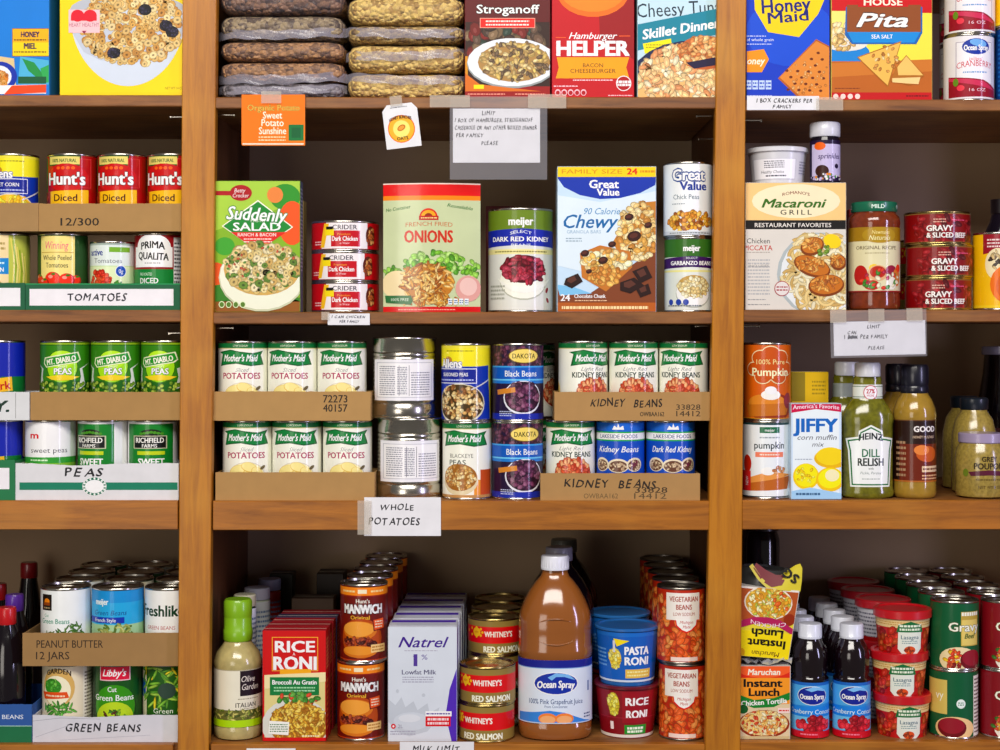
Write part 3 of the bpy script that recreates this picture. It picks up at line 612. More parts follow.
def a_gravyback(a):
    a.b(0, 70, '0f5a3a'); a.r(-25, 10, -13, 44, 'd0bc70'); a.t('vy', -19, 25, 8, 'f6f2e2', w=9); a.r(14, 6, 25, 66, 'eee8dc'); a.g(15, 8, 24, 64, 15, '6a5a50'); a.e(0, 33, 4.6, 4.6, 'e6efe8'); a.g(-3, 31, 3, 35, 2, '3a7a5a')
    a.e(-6, 58, 21, 12, 'e8c898'); a.e(-9, 57, 15, 10, '6a1420'); a.e(-9, 55, 13, 8, '8c2434'); a.b(68.5, 70, 'c8b878')
P = {}
for k, f, kw in (('potato_can', a_potato, dict(h=78)), ('kidney_bean_can', a_kidney, dict(h=78)), ('blackeye_pea_can', a_blackeye, dict(h=78)), ('black_bean_can', a_dakota, dict(R=26, h=78)),
    ('seasoned_pea_can', lambda a: a_allens(a, 'SEASONED PEAS', 'peas'), dict(h=78)), ('sweet_corn_can', lambda a: a_allens(a, 'SWEET CORN'), dict(h=77)),
    ('tomato_can', a_hunts, dict(h=77)), ('peeled_tomato_can', a_whole, {}), ('small_tomato_can', a_active, dict(R=22.5, h=68)), ('prima_tomato_can', a_prima, {}), ('corn_can', a_corn, {}), ('blue_can', a_blue, {}),
    ('pea_can', a_diablo, dict(h=78)), ('blue_corn_can', a_bluecorn, dict(h=78)), ('sweet_pea_can', a_meijpeas, dict(h=78)), ('farm_pea_can', a_rich, dict(h=78)), ('green_bean_can', a_gbwhite, dict(h=75)), ('french_bean_can', a_meijerblue, dict(R=26, h=75)),
    ('fresh_bean_can', a_freshlike, dict(h=75)), ('garden_bean_can', a_garden, dict(h=75)), ('cut_bean_can', a_libby, dict(h=75)), ('whole_bean_can', a_greenphoto, dict(h=75)),
    ('dark_kidney_can', a_meijkid, dict(R=33, h=104)), ('chick_pea_can', a_chick, dict(h=75)), ('garbanzo_can', a_garb, dict(h=75)), ('lakeside_can', a_lake, dict(R=24.5, h=78)), ('dark_red_kidney_can', lambda a: a_lake(a, 'Dark Red Kidney'), dict(R=25, h=78)),
    ('silver_can', a_silver, dict(R=33, h=81, rib=True)), ('pumpkin_can', a_pump, dict(R=24, h=78)), ('white_pumpkin_can', a_pump2, dict(R=24, h=78)), ('cranberry_can', a_cran, dict(R=25, h=67)),
    ('chicken_can', a_crider, dict(R=34.5, h=30.5)), ('sliced_beef_can', a_gravyb, dict(R=33, h=33, m=GOLD())), ('yellow_can', a_yellowcan, dict(R=27, h=78)), ('sloppy_joe_can', a_manw, dict(R=24, h=78)),
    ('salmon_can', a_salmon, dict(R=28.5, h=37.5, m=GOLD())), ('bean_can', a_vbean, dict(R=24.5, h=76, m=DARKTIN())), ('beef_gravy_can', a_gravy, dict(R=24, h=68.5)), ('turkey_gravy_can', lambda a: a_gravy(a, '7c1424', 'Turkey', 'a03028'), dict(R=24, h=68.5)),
    ('back_gravy_can', a_gravyback, dict(R=24, h=68.5))):
    P[k] = can('food_can', f, **kw)
P['silver_can'].name = 'silver_can'; P['chicken_can'].name = P['salmon_can'].name = P['sliced_beef_can'].name = 'short_can'
# ---------- boxes, trays, notes ----------
def box(name, x0, y0, x1, y1, dep, z, d, label, body='c9b8a0', art=None, cat='box', group=None, side=None, rz=0, bulge=0):
    cx = (x0+x1)/2; wd = (x1-x0)/2*SI; h = (y1-y0)*SI
    o = empty(name, (X(cx, d), d, z), label, cat, group, rz=math.radians(rz))
    shell = [boxmesh('carton', -wd, wd, 0, dep*SI, 0, h, .0006, body)]
    flap = boxmesh('f', -wd+.001, wd-.001, dep*SI*.45, dep*SI*.47, h, h+.0003, 0, 'bfb5a4'); shell.append(flap)
    ob('carton', join('carton', shell), CARD(), o)
    if art:
        a = Art(cx, y1, sd=int(x0+y0)); a.r(x0+.5, y0+.5, x1-.5, y1-.5, body); art(a); ob('front_print', a.build('front_print', xlim=(x0+.5, x1-.5), ylim=(.5, y1-y0-.5)), CARD(), o)
    if side:
        a = Art(0, y1, sd=int(x0)); side(a, dep, y0, y1); me = a.build('side_print', xlim=(0, dep))
        s = ob('side_print', me, CARD(), o); s.location = (wd, 0, 0) if cx < 500 else (-wd, dep*SI, 0); s.rotation_euler = (0, 0, PI/2 if cx < 500 else -PI/2)
    return o
def tray(x0, x1, h, z, d, dep, label, col, art=None, group=None, lip=None, edge=None, sidec=None):
    cx = (x0+x1)/2; w = (x1-x0)/2*SI; t = .8*SI; D = dep*SI; hh = h*SI; e = edge or col
    o = empty('cardboard_tray', (X(cx, d), d, z), label, 'tray', group)
    # cut wavy top edge on the front panel
    n = 40; V = []; rg = random.Random(int(x0*3+h)); off = [rg.uniform(-.25, .25) for _ in range(n+1)]
    for y in (0, t):
        for i in range(n+1):
            x = -w + 2*w*i/n; zz = hh + off[i]*SI - (2.5*SI*max(0, 1-abs((i-n*.38)/(n*.3))) if lip else 0)
            V += [(x, y, 0), (x, y, zz)]
    Fc = []; m = 2*(n+1)
    for i in range(n):
        a = 2*i; Fc += [(a, a+2, a+3, a+1), (m+a+1, m+a+3, m+a+2, m+a), (a+1, a+3, m+a+3, m+a+1), (a, m+a, m+a+2, a+2)]
    Fc += [(0, 1, m+1, m), (2*n, m+2*n, m+2*n+1, 2*n+1)]
    me = bpy.data.meshes.new('f'); me.from_pydata(V, [], Fc); me.update(); setcol(me, col)
    ob('front_panel', me, MATTE(), o)
    parts = [boxmesh('f', -w, -w+t, t, D, 0, hh*.97, 0, sidec or col), boxmesh('f', w-t, w, t, D, 0, hh*.97, 0, sidec or col), boxmesh('f', -w+t, w-t, D-t, D, 0, hh*.97, 0, sidec or col), boxmesh('f', -w+t, w-t, t, D-t, 0, .6*SI, 0, sidec or col)]
    ob('tray_body', join('tray_body', parts), MATTE(), o)
    if art:
        a = Art(cx, h, sd=int(x0)+5); art(a); ob('front_print', a.build('front_print', xlim=(x0, x1), ylim=(0, h)), MATTE(), o)
    return o
FILM = lambda: mat('clear_film', 'd8d8e0', rough=.12, alpha=.22, bump=.6, bscale=35, vary=.05)
FILM2 = lambda: mat('hazy_film', 'b8b4c4', rough=.15, alpha=.42, bump=.8, bscale=30, vary=.08)
TAPE = lambda: mat('clear_tape', 'e6dccb', rough=.15, alpha=.3, vary=.05)
PAPER = lambda: mat('white_paper', 'f0f0f2', rough=.7, vary=.04, vscale=20)
def note(name, x0, y0, x1, y1, label, art, y=-.0045, rot=0, film=None, tapes=(), col='eeeef2', cat='note', shape=None):
    """film = (x0,y0,x1,y1) of a clear sleeve round it; tapes = strips holding it to the shelf edge"""
    cx = (x0+x1)/2
    o = empty(name, (X(cx), y, Z(y1)), label, cat); o.rotation_euler = (0, math.radians(rot), 0)
    w = (x1-x0)/2*S; h = (y1-y0)*S; k = S/SI
    if shape: 
        V = [((x-cx)*S, 0, (y1-yy)*S) for x, yy in shape]; n = len(V); V += [(a, .0004, c) for a, b, c in V]
        me = bpy.data.meshes.new('paper'); me.from_pydata(V, [], [tuple(range(n))[::-1], tuple(range(n, 2*n))] + [(i, (i+1) % n, (i+1) % n+n, i+n) for i in range(n)]); me.update()
    else: me = boxmesh('paper', -w, w, 0, .0004, 0, h)
    setcol(me, col); pp = ob('paper', me, MATTE(), o)
    a = Art(cx, y1, sd=int(x0)); art(a); ob('writing', a.build('writing', k=S), MATTE(), pp)
    for f in ([film] if film else []):
        fx0, fy0, fx1, fy1 = f; V = []; Fc = []; nx, ny = 24, 12; rg = random.Random(3)
        for j in range(ny+1):
            for i in range(nx+1):
                V.append(((fx0+(fx1-fx0)*i/nx-cx)*S, -.0022-.0008*math.sin(i*.9+j)*math.cos(j*1.3), (y1-(fy0+(fy1-fy0)*j/ny))*S))
        Fc = [(j*(nx+1)+i, (j+1)*(nx+1)+i, (j+1)*(nx+1)+i+1, j*(nx+1)+i+1) for j in range(ny) for i in range(nx)]
        ob('plastic_sleeve', mesh('plastic_sleeve', V, Fc), FILM(), o)
    for tx0, ty0, tx1, ty1 in tapes:
        ob('tape', boxmesh('tape', (tx0-cx)*S, (tx1-cx)*S, -.0034, -.0032, (y1-ty1)*S, (y1-ty0)*S), TAPE(), o)
    return o
def put(k, cx, z, d, label, group=None, phi=0, **kw): return P[k].place(cx, z, d, label, group, phi, **kw)

# ================= LEFT BAY =================
def art(a):
    a.r(-60, -60, 50, 93, '1d7fc8'); a.r(12, 26, 49, 54, '8a5a10'); a.r(12.6, 26.6, 48.4, 53.4, 'f2b01c'); a.r(12.6, 40, 48.4, 53.4, 'f4cc20')
    a.t('HONEY', 30, 32, 5.4, '4a3050', w=18, bold=.08); a.g(14, 36, 46, 39, 1, '6a4a20'); a.t('MIEL', 30, 43.5, 5.6, '4a3050', w=12, bold=.08); a.g(14, 48, 46, 51, 1, '8a6a20')
    a.p([(-60, 45), (14, 56), (16, 84), (-60, 84)], 'd8c49a'); a.e(0, 74, 17, 15, '1c3c9c'); a.e(-1, 74, 12.5, 11, 'e8ecf4'); a.e(-1, 76, 9.5, 8.5, 'd08a40'); a.s(-1, 76, 9, 8, 40, ['e0a050', 'c87830', 'f0c080'], 2.4, kind='ring')
    a.p([(20, 54), (49, 58), (49, 82), (18, 82)], '5fb0d0'); a.p([(22, 56), (34, 60), (46, 76), (40, 78), (28, 68)], '2c8a4c'); a.p([(49, 62), (40, 66), (44, 80), (49, 80)], '3ca05c'); a.r(18, 74, 46, 81, '1c5a3c')
    a.p([(-60, 84), (46, 82), (46, 91), (-60, 92)], 'f2f0f4'); a.p([(12, 83), (46, 82), (46, 90), (4, 92)], 'e0562c')
box('cereal_box', -92, -95, 49, 93.5, 36, SH['L1'], .012, 'blue cereal box with a yellow HONEY MIEL panel', '1d7fc8', art, 'cereal box')
box('cardboard_carton', -30, -70, 53.5, 94, 40, SH['L1'], .075, 'plain grey carton behind the blue cereal box', '8d8a84', cat='box')
def art(a):
    a.r(60, -60, 184, 94, 'e6cc10'); a.r(60, 90, 184, 94, 'e8c80c')
    a.e(128, 8, 58, 16, 'b8bcc4'); a.p([(70+58+58*math.cos(math.radians(t)), 8+76*math.sin(math.radians(t))) for t in range(0, 181, 6)], 'd0d8e4')
    a.p([(72, 30), (71, 20), (185, 20), (183, 34), (160, 55), (128, 62), (100, 58), (84, 50)], 'c2c8d4')
    a.s(132, 24, 50, 40, 460, ['e2c080', 'd4a860', 'efd8a4', 'c89450', 'e8cc90'], 4.3, kind='ring', ymax=62)
    a.s(128, -10, 46, 16, 90, ['e2c080', 'd4a860', 'efd8a4'], 4.3, kind='ring')
    for x, y in ((114, 51), (145, 8), (172, 30), (166, 24)): a.e(x, y, 6.6, 5.6, '14101e'); a.s(x, y, 5.6, 4.6, 18, ['241f38', '34304e', '120e1a'], 2, 1.1)
    a.r(69, 8, 100, 31, 'f0c8cc'); a.e(78, 14, 6.6, 6, 'c8163a'); a.e(90.5, 14, 6.6, 6, 'c8163a'); a.p([(71.4, 14), (97, 14), (97, 19), (71.4, 19)], 'c8163a'); a.t('HEART HEALTHY', 84.5, 23, 4, 'a86a80', w=30); a.p([(82, 29), (87, 29), (84.5, 32)], '8a3050')
    a.t('NET WT 14 OZ', 174, 86, 2.6, '8a7a20', w=18)
box('cereal_box', 60, -95, 186, 94, 36, SH['L1'], .012, 'yellow cereal box with a white bowl of oat rings and berries', 'e6cc10', art, 'cereal box')
# row 2
T = SH['L2']; c0 = T + 1*SI
wlabel = lambda x0, x1, y0, y1: (lambda a: (a.r(x0, y0, x1, y1, 'ecebee')))
def art(a):
    a.r(25, 0, 179.5, 1.2, '2f8a58'); a.r(30, 5.5, 173, 22, 'eceaee'); a.hand('TOMATOES', 98, 13.5, 7.5, 60, '2c2c34', .008);
tray(26, 179.5, 26.5, T, .008, 60, 'green tray with a white strip handwritten TOMATOES', '17633f', art)
tray(-70, 24.5, 27, T, .006, 60, 'green tray with a blank white strip, beside the tomato tray', '17633f', wlabel(-60, 20, 5, 23))
put('corn_can', 5, c0, .014, 'cream corn can with a blue band in the green tray, beneath the brown tray', phi=4)
put('blue_can', 0, c0, .1, 'blue can behind the cream corn can', phi=20)
put('peeled_tomato_can', 63, c0, .014, 'can of whole peeled tomatoes with a yellow label')
put('small_tomato_can', 112.5, c0, .016, 'shorter white and green can of tomatoes with a blue disc')
put('prima_tomato_can', 159.5, c0, .014, 'red and green can of fire roasted diced tomatoes')
T2 = c0 + 77.3*SI
tray(38.6, 194, 27.5, T2, .008, 60, 'brown tray printed 12/300 under three red tomato cans', 'b0874e', lambda a: a.t('12/300', 80, 18, 7.6, '2c2418', w=38, bold=.02))
tray(-70, 38, 28, T2, .006, 60, 'plain brown tray beside the tray printed 12/300', 'a98350', sidec='8a6638')
put('sweet_corn_can', 14, T2+SI, .014, 'blue and yellow can of sweet corn with cursive white writing', phi=12)
put('blue_can', 8, T2+SI, .1, 'blue can behind the sweet corn can')
for i, (x, l) in enumerate(((72.5, 'red can of diced tomatoes beside the sweet corn can'), (122.5, 'middle red can of diced tomatoes of three in the brown tray'), (172, 'red can of diced tomatoes against the cabinet upright'))):
    put('tomato_can', x, T2+SI, .014, l, 'diced tomato cans in the brown tray', phi=(0, -6, -8)[i])
# row 3
T = SH['L3']; c0 = T + 1*SI
def art(a):
    a.r(20, 19, 177, 26.5, '1c7a62'); a.e(94.5, 23, 12, 9.5, 'f0f0f0'); a.e(94.5, 23, 11.4, 9, '1c6a58'); a.e(94.5, 23, 9.4, 6.6, 'f0f0f2')
    for i in range(16): a.e(94.5+10.4*math.cos(i*.3927), 23+7.8*math.sin(i*.3927), 1, 1, 'e8f0ea')
    a.hand('PEAS', 85, 8.5, 9, 40, '222226', .01)
tray(16, 178, 36.5, T, .007, 60, 'white tray with a green stripe handwritten PEAS', 'e6e6ea', art, lip=1)
def art(a): a.r(-60, 8, 9, 29, 'eceaee')
tray(-70, 14.5, 40, T, .004, 60, 'green tray with a white strip beneath the blue corn can', '1b7a48', art)
put('blue_corn_can', -2.5, c0, .014, 'blue can with a bowl of yellow corn in the green tray', phi=-2)
put('sweet_pea_can', 50.5, c0, .014, 'white can of sweet peas with a red letter m')
put('farm_pea_can', 103, c0, .014, 'green and white can of farm peas between two white-topped cans', phi=-22)
put('farm_pea_can', 153, c0, .014, 'green and white can of farm peas against the cabinet upright', phi=3)
T2 = c0 + 78.3*SI
tray(31, 187, 28, T2, .008, 60, 'plain brown tray under three green pea cans', 'b0864c')
def art(a): a.t('Y.', 2, 14, 11, '1e3a30', w=13, bold=.06, it=.2); a.r(15, 1, 15.6, 26, '9a9a9a')
tray(-70, 29, 28, T2, .006, 60, 'white tray with a large dark green letter Y', 'e2e4e6', art)
put('blue_corn_can', 0, T2+SI, .014, 'blue corn can in the upper white tray', phi=10)
put('pea_can', -2, T2+SI, .1, 'green can behind the upper blue corn can', phi=60)
for i, (x, l) in enumerate(((65.5, 'bright green pea can beside the blue corn can'), (116, 'bright green pea can in the middle of three'), (166, 'bright green pea can against the cabinet upright'))):
    put('pea_can', x, T2+SI, .014, l, 'bright green pea cans in the plain tray', phi=(2, 0, -9)[i])
# row 4
T = SH['L4']; c0 = T + 1*SI
def art(a):
    a.hand('GREEN BEANS', 104, 12.5, 8, 76, '26262c', .012); a.l([(33, 6), (60, 3), (100, 4)], .5, 'a8a8b0'); a.l([(36, 22), (70, 10)], .5, 'b4b4bc'); a.l([(60, 25), (150, 20)], .4, 'b8b8c0')
tray(33, 188, 27, T, .014, 226, 'crumpled white tray handwritten GREEN BEANS', 'dcdce4', art, lip=1)
def art(a): a.r(-60, 22, 32, 38, '1c6a48'); a.t('GREEN BEANS', 0, 12.5, 4.2, 'dfe6f2', w=46, bold=.02); a.r(-60, 21.2, 32, 22, 'a8c8c0')
tray(-70, 31.5, 38, T, .012, 100, 'blue and green tray printed GREEN BEANS below dark bottles', '2458a4', art)
put('garden_bean_can', 67.5, c0, .02, 'cream garden green bean can in the white tray'); put('cut_bean_can', 118, c0, .02, 'green can of cut green beans with a red name plate'); put('whole_bean_can', 168, c0, .02, 'green bean can with a photo label against the upright')
for x, w_ in ((68, 'outer'), (118, 'middle'), (167, 'upright')): put('garden_bean_can', RW(x, .02, .2435), c0, .02+.0765*3-.006, 'green bean can at the back of the lower tray, %s column' % w_, 'bean cans at the back of the lower tray')
T2 = c0 + 75.3*SI
def art(a): a.t('PEANUT BUTTER', 70, 11, 7.6, '33261a', w=66, bold=.01); a.t('12 JARS', 53, 22.5, 7.6, '33261a', w=33, bold=.01)
tray(23, 192, 33, T2, .01, 218, 'brown tray printed PEANUT BUTTER 12 JARS', 'a37c48', art)
put('green_bean_can', 66, T2+SI, .016, 'white can of green beans with a small dark sun emblem'); put('french_bean_can', 118, T2+SI, .016, 'blue can of french style green beans'); put('fresh_bean_can', 170, T2+SI, .016, 'white bean can with big dark lettering against the upright', phi=-4)
for r in (1, 2, 3):
    for i, x in enumerate((66, 118, 170)):
        put(('cut_bean_can', 'green_bean_can', 'garden_bean_can')[(i+r) % 3], RW(x, .016, .016+.0775*r), T2+SI, .016+.0775*r, 'bean can, %s row of the peanut butter tray, %s column' % (('', 'second', 'third', 'last')[r], ('outer', 'middle', 'upright')[i]), '%s row of the peanut butter tray' % ('', 'second', 'third', 'last')[r])
def jug(cx, d, cap, label, h=134):
    o = empty('juice_bottle', (X(cx, d), d+19*SI, T+.7*SI), label, 'bottle')
    ob('bottle', lathe('bottle', [(0, 0), (16, 0), (18, 2), (18.5, 60), (18, 85), (13, 102), (9, h-18), (8.5, h-14), (0, h-14)], sy=1, cy=0), mat('dark_juice', '120a14', rough=.12, coat=.6, vary=.3), o)
    ob('cap', lathe('cap', [(8.9, h-17), (9.4, h-16), (9.4, h-2), (8.6, h), (0, h)], col=cap), PLAST(), o)
jug(1, .02, 'c8141c', 'dark bottle with a red cap above the blue tray', 130); jug(9, .085, '5a2aa0', 'dark bottle with a purple cap in the blue tray', 136); jug(-8, .155, 'b4141c', 'dark bottle with a dull red cap behind the purple-capped one', 140)
jug(24, .29, '9c1420', 'dark bottle with a red cap behind the peanut butter tray', 150)

# ================= MIDDLE BAY =================
def bag(cx, z, w, h, dep, d, label, cols, seed, group, seal=None, lump=1.6):
    o = empty('pasta_bag', (X(cx, d), d+dep*SI/2, z), label, 'pasta bag', group); rg = random.Random(seed)
    def pill(k, j):
        V, Fc = [], []; n, m = 90, 22
        for a in range(m+1):
            ph = -PI/2 + PI*a/m
            for b in range(n):
                t = 2*PI*b/n; c, s_ = math.cos(t), math.sin(t); q = (abs(c)**9+abs(s_)**9)**(-1/9)
                cp = abs(math.cos(ph))**.2; sp = math.copysign(abs(math.sin(ph))**.8, math.sin(ph))
                nz = j*(math.sin(b*.9+seed)*math.sin(a*1.3+b*.37)+rg.uniform(-.5, .5))*cp
                x = w/2*cp*q*c*(1+nz*.008); y = dep/2*cp*q*s_+nz*.6
                sag = -1.5*math.sin(PI*(x/w+.5)) 
                V.append((x*SI*k, y*SI*k, (h/2+sp*h/2*k+(nz*.45+sag*.6)*cp)*SI))
        for a in range(m):
            for b in range(n):
                i, i2 = a*n+b, a*n+(b+1) % n; Fc.append((i, i2, i2+n, i+n))
        me = bpy.data.meshes.new('p'); me.from_pydata(V, [], Fc); me.validate(); me.update(); smooth(me, 80); return me
    ob('pasta', pill(.985, lump), mat('pasta_'+cols[0], cols[0], rough=.5, col2=cols[1], vor=150, bump=1), o)
    ob('film', pill(1, .8), mat('bag_film', 'd9d4e0', rough=.18, alpha=.07, bump=.9, bscale=60, vary=.05), o)
    if seal:
        zz, hh, tilt = seal; V = []; n = 40
        for j in range(4):
            for i in range(n+1):
                x = -w/2+w*i/n; V.append((x*SI*1.02, (-dep/2*(1-abs(2*i/n-1)**6*.35)-2.6-.9*math.sin(j*1.6+i*.25))*SI, (zz+hh*j/3+tilt*(i/n-.5)-3*math.sin(PI*i/n)+.7*math.sin(i*.7+seed))*SI))
        Fc = [(j*(n+1)+i, j*(n+1)+i+1, (j+1)*(n+1)+i+1, (j+1)*(n+1)+i) for j in range(3) for i in range(n)]
        ob('seal_strip', mesh('seal_strip', V, Fc, ang=90), FILM2(), o)
T = SH['M1']
B1, B2 = ('b8844e', '6e4828'), ('f4d070', 'b48a38')
zz = T
for i, (h, cc, sl, l) in enumerate(((17, ('8c8488', '4a4448'), (6, 8, 2), 'grey clear bag at the foot of the brown pasta stack'), (20, B1, (-1, 9, 3), 'bag of brown pasta second from the bottom of its stack'), (20, B1, None, 'bag of brown pasta in the middle of its stack'), (25, ('a8926c', '5a4630'), (2, 9, 3), 'paler bag of brown pasta with a wide clear seal'), (24, ('8c6448', '3c241a'), None, 'dark bag of brown pasta at the top of its stack'), (24, ('8c6448', '3c241a'), None, 'dark bag of brown pasta above the frame'))[:5]):
    bag(281, zz, 126, h, 110, .012, l, cc, i+1, 'bags of brown pasta', sl); zz += h*SI*1.04
zz = T
for i, (h, cc, sl, l) in enumerate(((26, B2, (16, 9, -3), 'bag of yellow egg noodles at the foot of its stack'), (28, B2, (13, 9, 3), 'bag of yellow egg noodles second from the bottom'), (18, ('c8a860', '80602c'), (6, 9, -2), 'flatter bag of noodles third from the bottom'), (28, B2, None, 'bag of yellow egg noodles at the top of its stack'))):
    bag(405.5, zz, 119, h, 110, .012, l, cc, i+11, 'bags of yellow egg noodles', sl, 1.7); zz += h*SI*1.04
def art(a):
    a.r(464, -60, 550, 97, '3a2620'); a.r(464, -60, 550, 22, '5c1c1c'); a.s(508, 40, 40, 14, 50, ['4c3a30', '6a5444', '7a2820', '35463c', '806a50'], 7, 1.3, rect=True); a.r(464, 56, 468, 88, 'c8902c'); a.r(464, 86, 550, 97, '8c1c1c')
    a.t('Stroganoff', 508, 9, 8.5, 'f8f4ee', w=62, bold=.03, out=('1c1010', .7)); a.r(480, 18, 535, 28, 'f0b0a0'); a.r(480.7, 18.6, 534.4, 27.4, 'd03028'); a.g(486, 19.5, 529, 26.5, 2, 'fbe4dc')
    a.e(512, 63, 45, 25, '9aa0a0'); a.e(512, 62, 44.4, 24, 'e4e7ea'); a.e(514, 62, 36, 19.5, 'a88858'); a.s(514, 61, 35, 18.5, 230, ['c8b078', 'e0cc98', '8a7050', '6a5844', 'd8bc70', 'b89c64'], 3.4, 1.7)
    a.p([(464, 72), (480, 84), (550, 92), (550, 95), (464, 94)], 'c8742c'); a.r(464, 91, 550, 97, '8c1c1c'); a.r(474, 84.5, 484, 88.5, 'f0d828'); a.g(468, 92.5, 505, 95, 1, 'e8a090'); a.g(515, 92.5, 545, 95, 1, 'e8a090')
box('dinner_box', 465, -40, 550, 97.5, 26, T, .01, 'stroganoff dinner box with a white plate of noodles', '7a1c1c', art)
def art(a):
    a.r(552, -60, 635, 97, 'b01228'); a.p([(596, -60), (635, -60), (635, 60), (600, 40)], '8c0c1e'); a.e(593, -8, 36, 25, 'd8742c'); a.e(593, -10, 33, 22, 'e08a38')
    a.r(556, 37, 566, 37.8, 'e86a3c'); a.r(619, 35.5, 630, 36.3, 'e86a3c'); a.t('Hamburger', 593, 35.5, 6.6, 'ffffff', w=48, bold=.02, it=.35); a.t('HELPER', 593, 48, 14.5, 'ffffff', w=71, bold=.11)
    a.p([(557, 57), (629, 57), (626, 67), (629, 78), (556, 78), (559, 67)], 'f2a01c'); a.t('BACON', 593, 65, 4, '5a3c1c', w=20); a.t('CHEESEBURGER', 593, 70.5, 4, '5a3c1c', w=45); a.g(573, 78.5, 613, 81, 1, 'f0d0d4')
    a.e(623.5, 83, 7.6, 7.6, 'f4f0f0'); a.e(623.5, 83, 6.8, 6.8, 'a01224'); a.g(616.5, 80, 630.5, 86, 2, 'ffffff', .8); a.g(554, 84.5, 578, 87, 1, 'f0c8d0')
    for i in range(5): a.e(558+i*6.4, 92, 2.9, 3.2, 'e8c0c8'); a.e(558+i*6.4, 92.4, 2, 2.2, 'a01224')
    a.g(608, 94, 632, 96, 1, 'f0c8d0')
box('dinner_box', 552, -40, 634, 97.5, 26, T, .01, 'red bacon cheeseburger dinner box with white block lettering', 'a81026', art)
def art(a):
    a.r(637, -60, 718, 97, 'c4dce6'); a.t('Cheesy Tuna', 679, 8, 14, '2a3a48', w=84, bold=.0, rot=3); a.p([(637, 24), (718, 8), (718, 34), (637, 50)], '1f8294')
    a.t('Skillet Dinner', 681, 28, 9.5, 'f6fafa', w=78, bold=.05, it=.2, rot=9); a.p([(643, 43), (671, 38), (672, 47), (645, 53)], 'f0dc28'); a.g(646, 43, 670, 48, 2, 'a89a28')
    a.e(690, 84, 62, 44, '1c2c50'); a.e(692, 88, 58, 41, 'e0b880'); a.s(690, 78, 52, 34, 330, ['f0d4a0', 'e8c08c', 'd89868', 'f8e8c4', 'e0a878', 'f0c890'], 5.2, 1.8, xr=(638, 717)); a.e(704, 52, 26, 17, 'b86a40'); a.s(702, 50, 24, 14, 90, ['e8b070', 'f0c890', 'c88048', 'd89a60'], 4, 1.6, xr=(638, 717)); a.p([(686, 62), (718, 56), (718, 64), (694, 68)], '2a2040')
box('dinner_box', 637.5, -40, 718, 97, 26, T, .01, 'pale blue cheesy tuna skillet dinner box', 'a8c8d4', art)
# hanging things on the first shelf edge
def art(a):
    a.r(242, 95, 305, 145, 'ee7d14'); a.t('Organic Potato', 274, 108, 6, 'e8b45c', w=52, bold=.02, out=('8a7a3c', .5)); a.t('Sweet', 273, 115.5, 7, 'fff0dc', w=19, bold=.02); a.t('Potato', 273, 123, 7, 'fff0dc', w=22, bold=.02); a.t('Sunshine', 273, 131, 7, 'fff0dc', w=27, bold=.02)
    a.g(259, 136, 286, 142, 2, 'f8d8b0'); a.r(289, 125, 304, 141, '1d7040'); a.r(292, 128, 301, 138, '17603a'); a.r(243, 143.6, 304, 145, 'e8e0d0')
note('hang_tag', 242.5, 95, 305.5, 146, 'orange sweet potato pouch taped to the shelf edge', art, film=None, tapes=((262, 92, 282, 104),), col='ea7a14', cat='packet')
def art(a):
    a.e(404, 129, 13.6, 14, 'd8741c'); a.e(404, 129, 12.6, 13, 'f2b040'); a.e(404, 129, 8.4, 8.6, 'f8e088'); a.e(404, 128, 4.4, 2.8, 'b8742c', 25); a.e(404, 128, 3.2, 1.8, 'e0a050', 25)
    a.t('HONEY BUNCHES', 404, 119.5, 3.2, '4a2c10', w=22, bold=.05, arc=2.4); a.t('OATS', 404, 138.5, 3.2, '4a2c10', w=11, bold=.05); a.g(395, 106.5, 412, 108, 1, '6a6a70')
note('hang_tag', 387, 103, 422, 148, 'small white oats tag with a round orange emblem', art, rot=-7, col='ecedf0', cat='tag', shape=[(387, 110), (392, 104), (417, 104), (422, 110), (422, 148), (387, 148)], tapes=((396, 96, 408, 106),))
def art(a):
    for txt, x, y, w in (('LIMIT', 489, 113.5, 14), ('1 BOX OF HAMBURGER, STROGANOFF', 494, 120.5, 78), ('CASSEROLE OR ANY OTHER BOXED DINNER', 496, 128, 82), ('PER FAMILY', 470, 135.5, 28), ('PLEASE', 490, 143.5, 17)): a.hand(txt, x, y, 4, w, '14141c', .012, rot=0)
note('paper_note', 453, 109, 540, 163, 'handwritten boxed dinner limit note in a long plastic sleeve', art, film=(450, 97, 547, 180), tapes=((430, 96, 470, 108), (528, 95, 566, 109)))
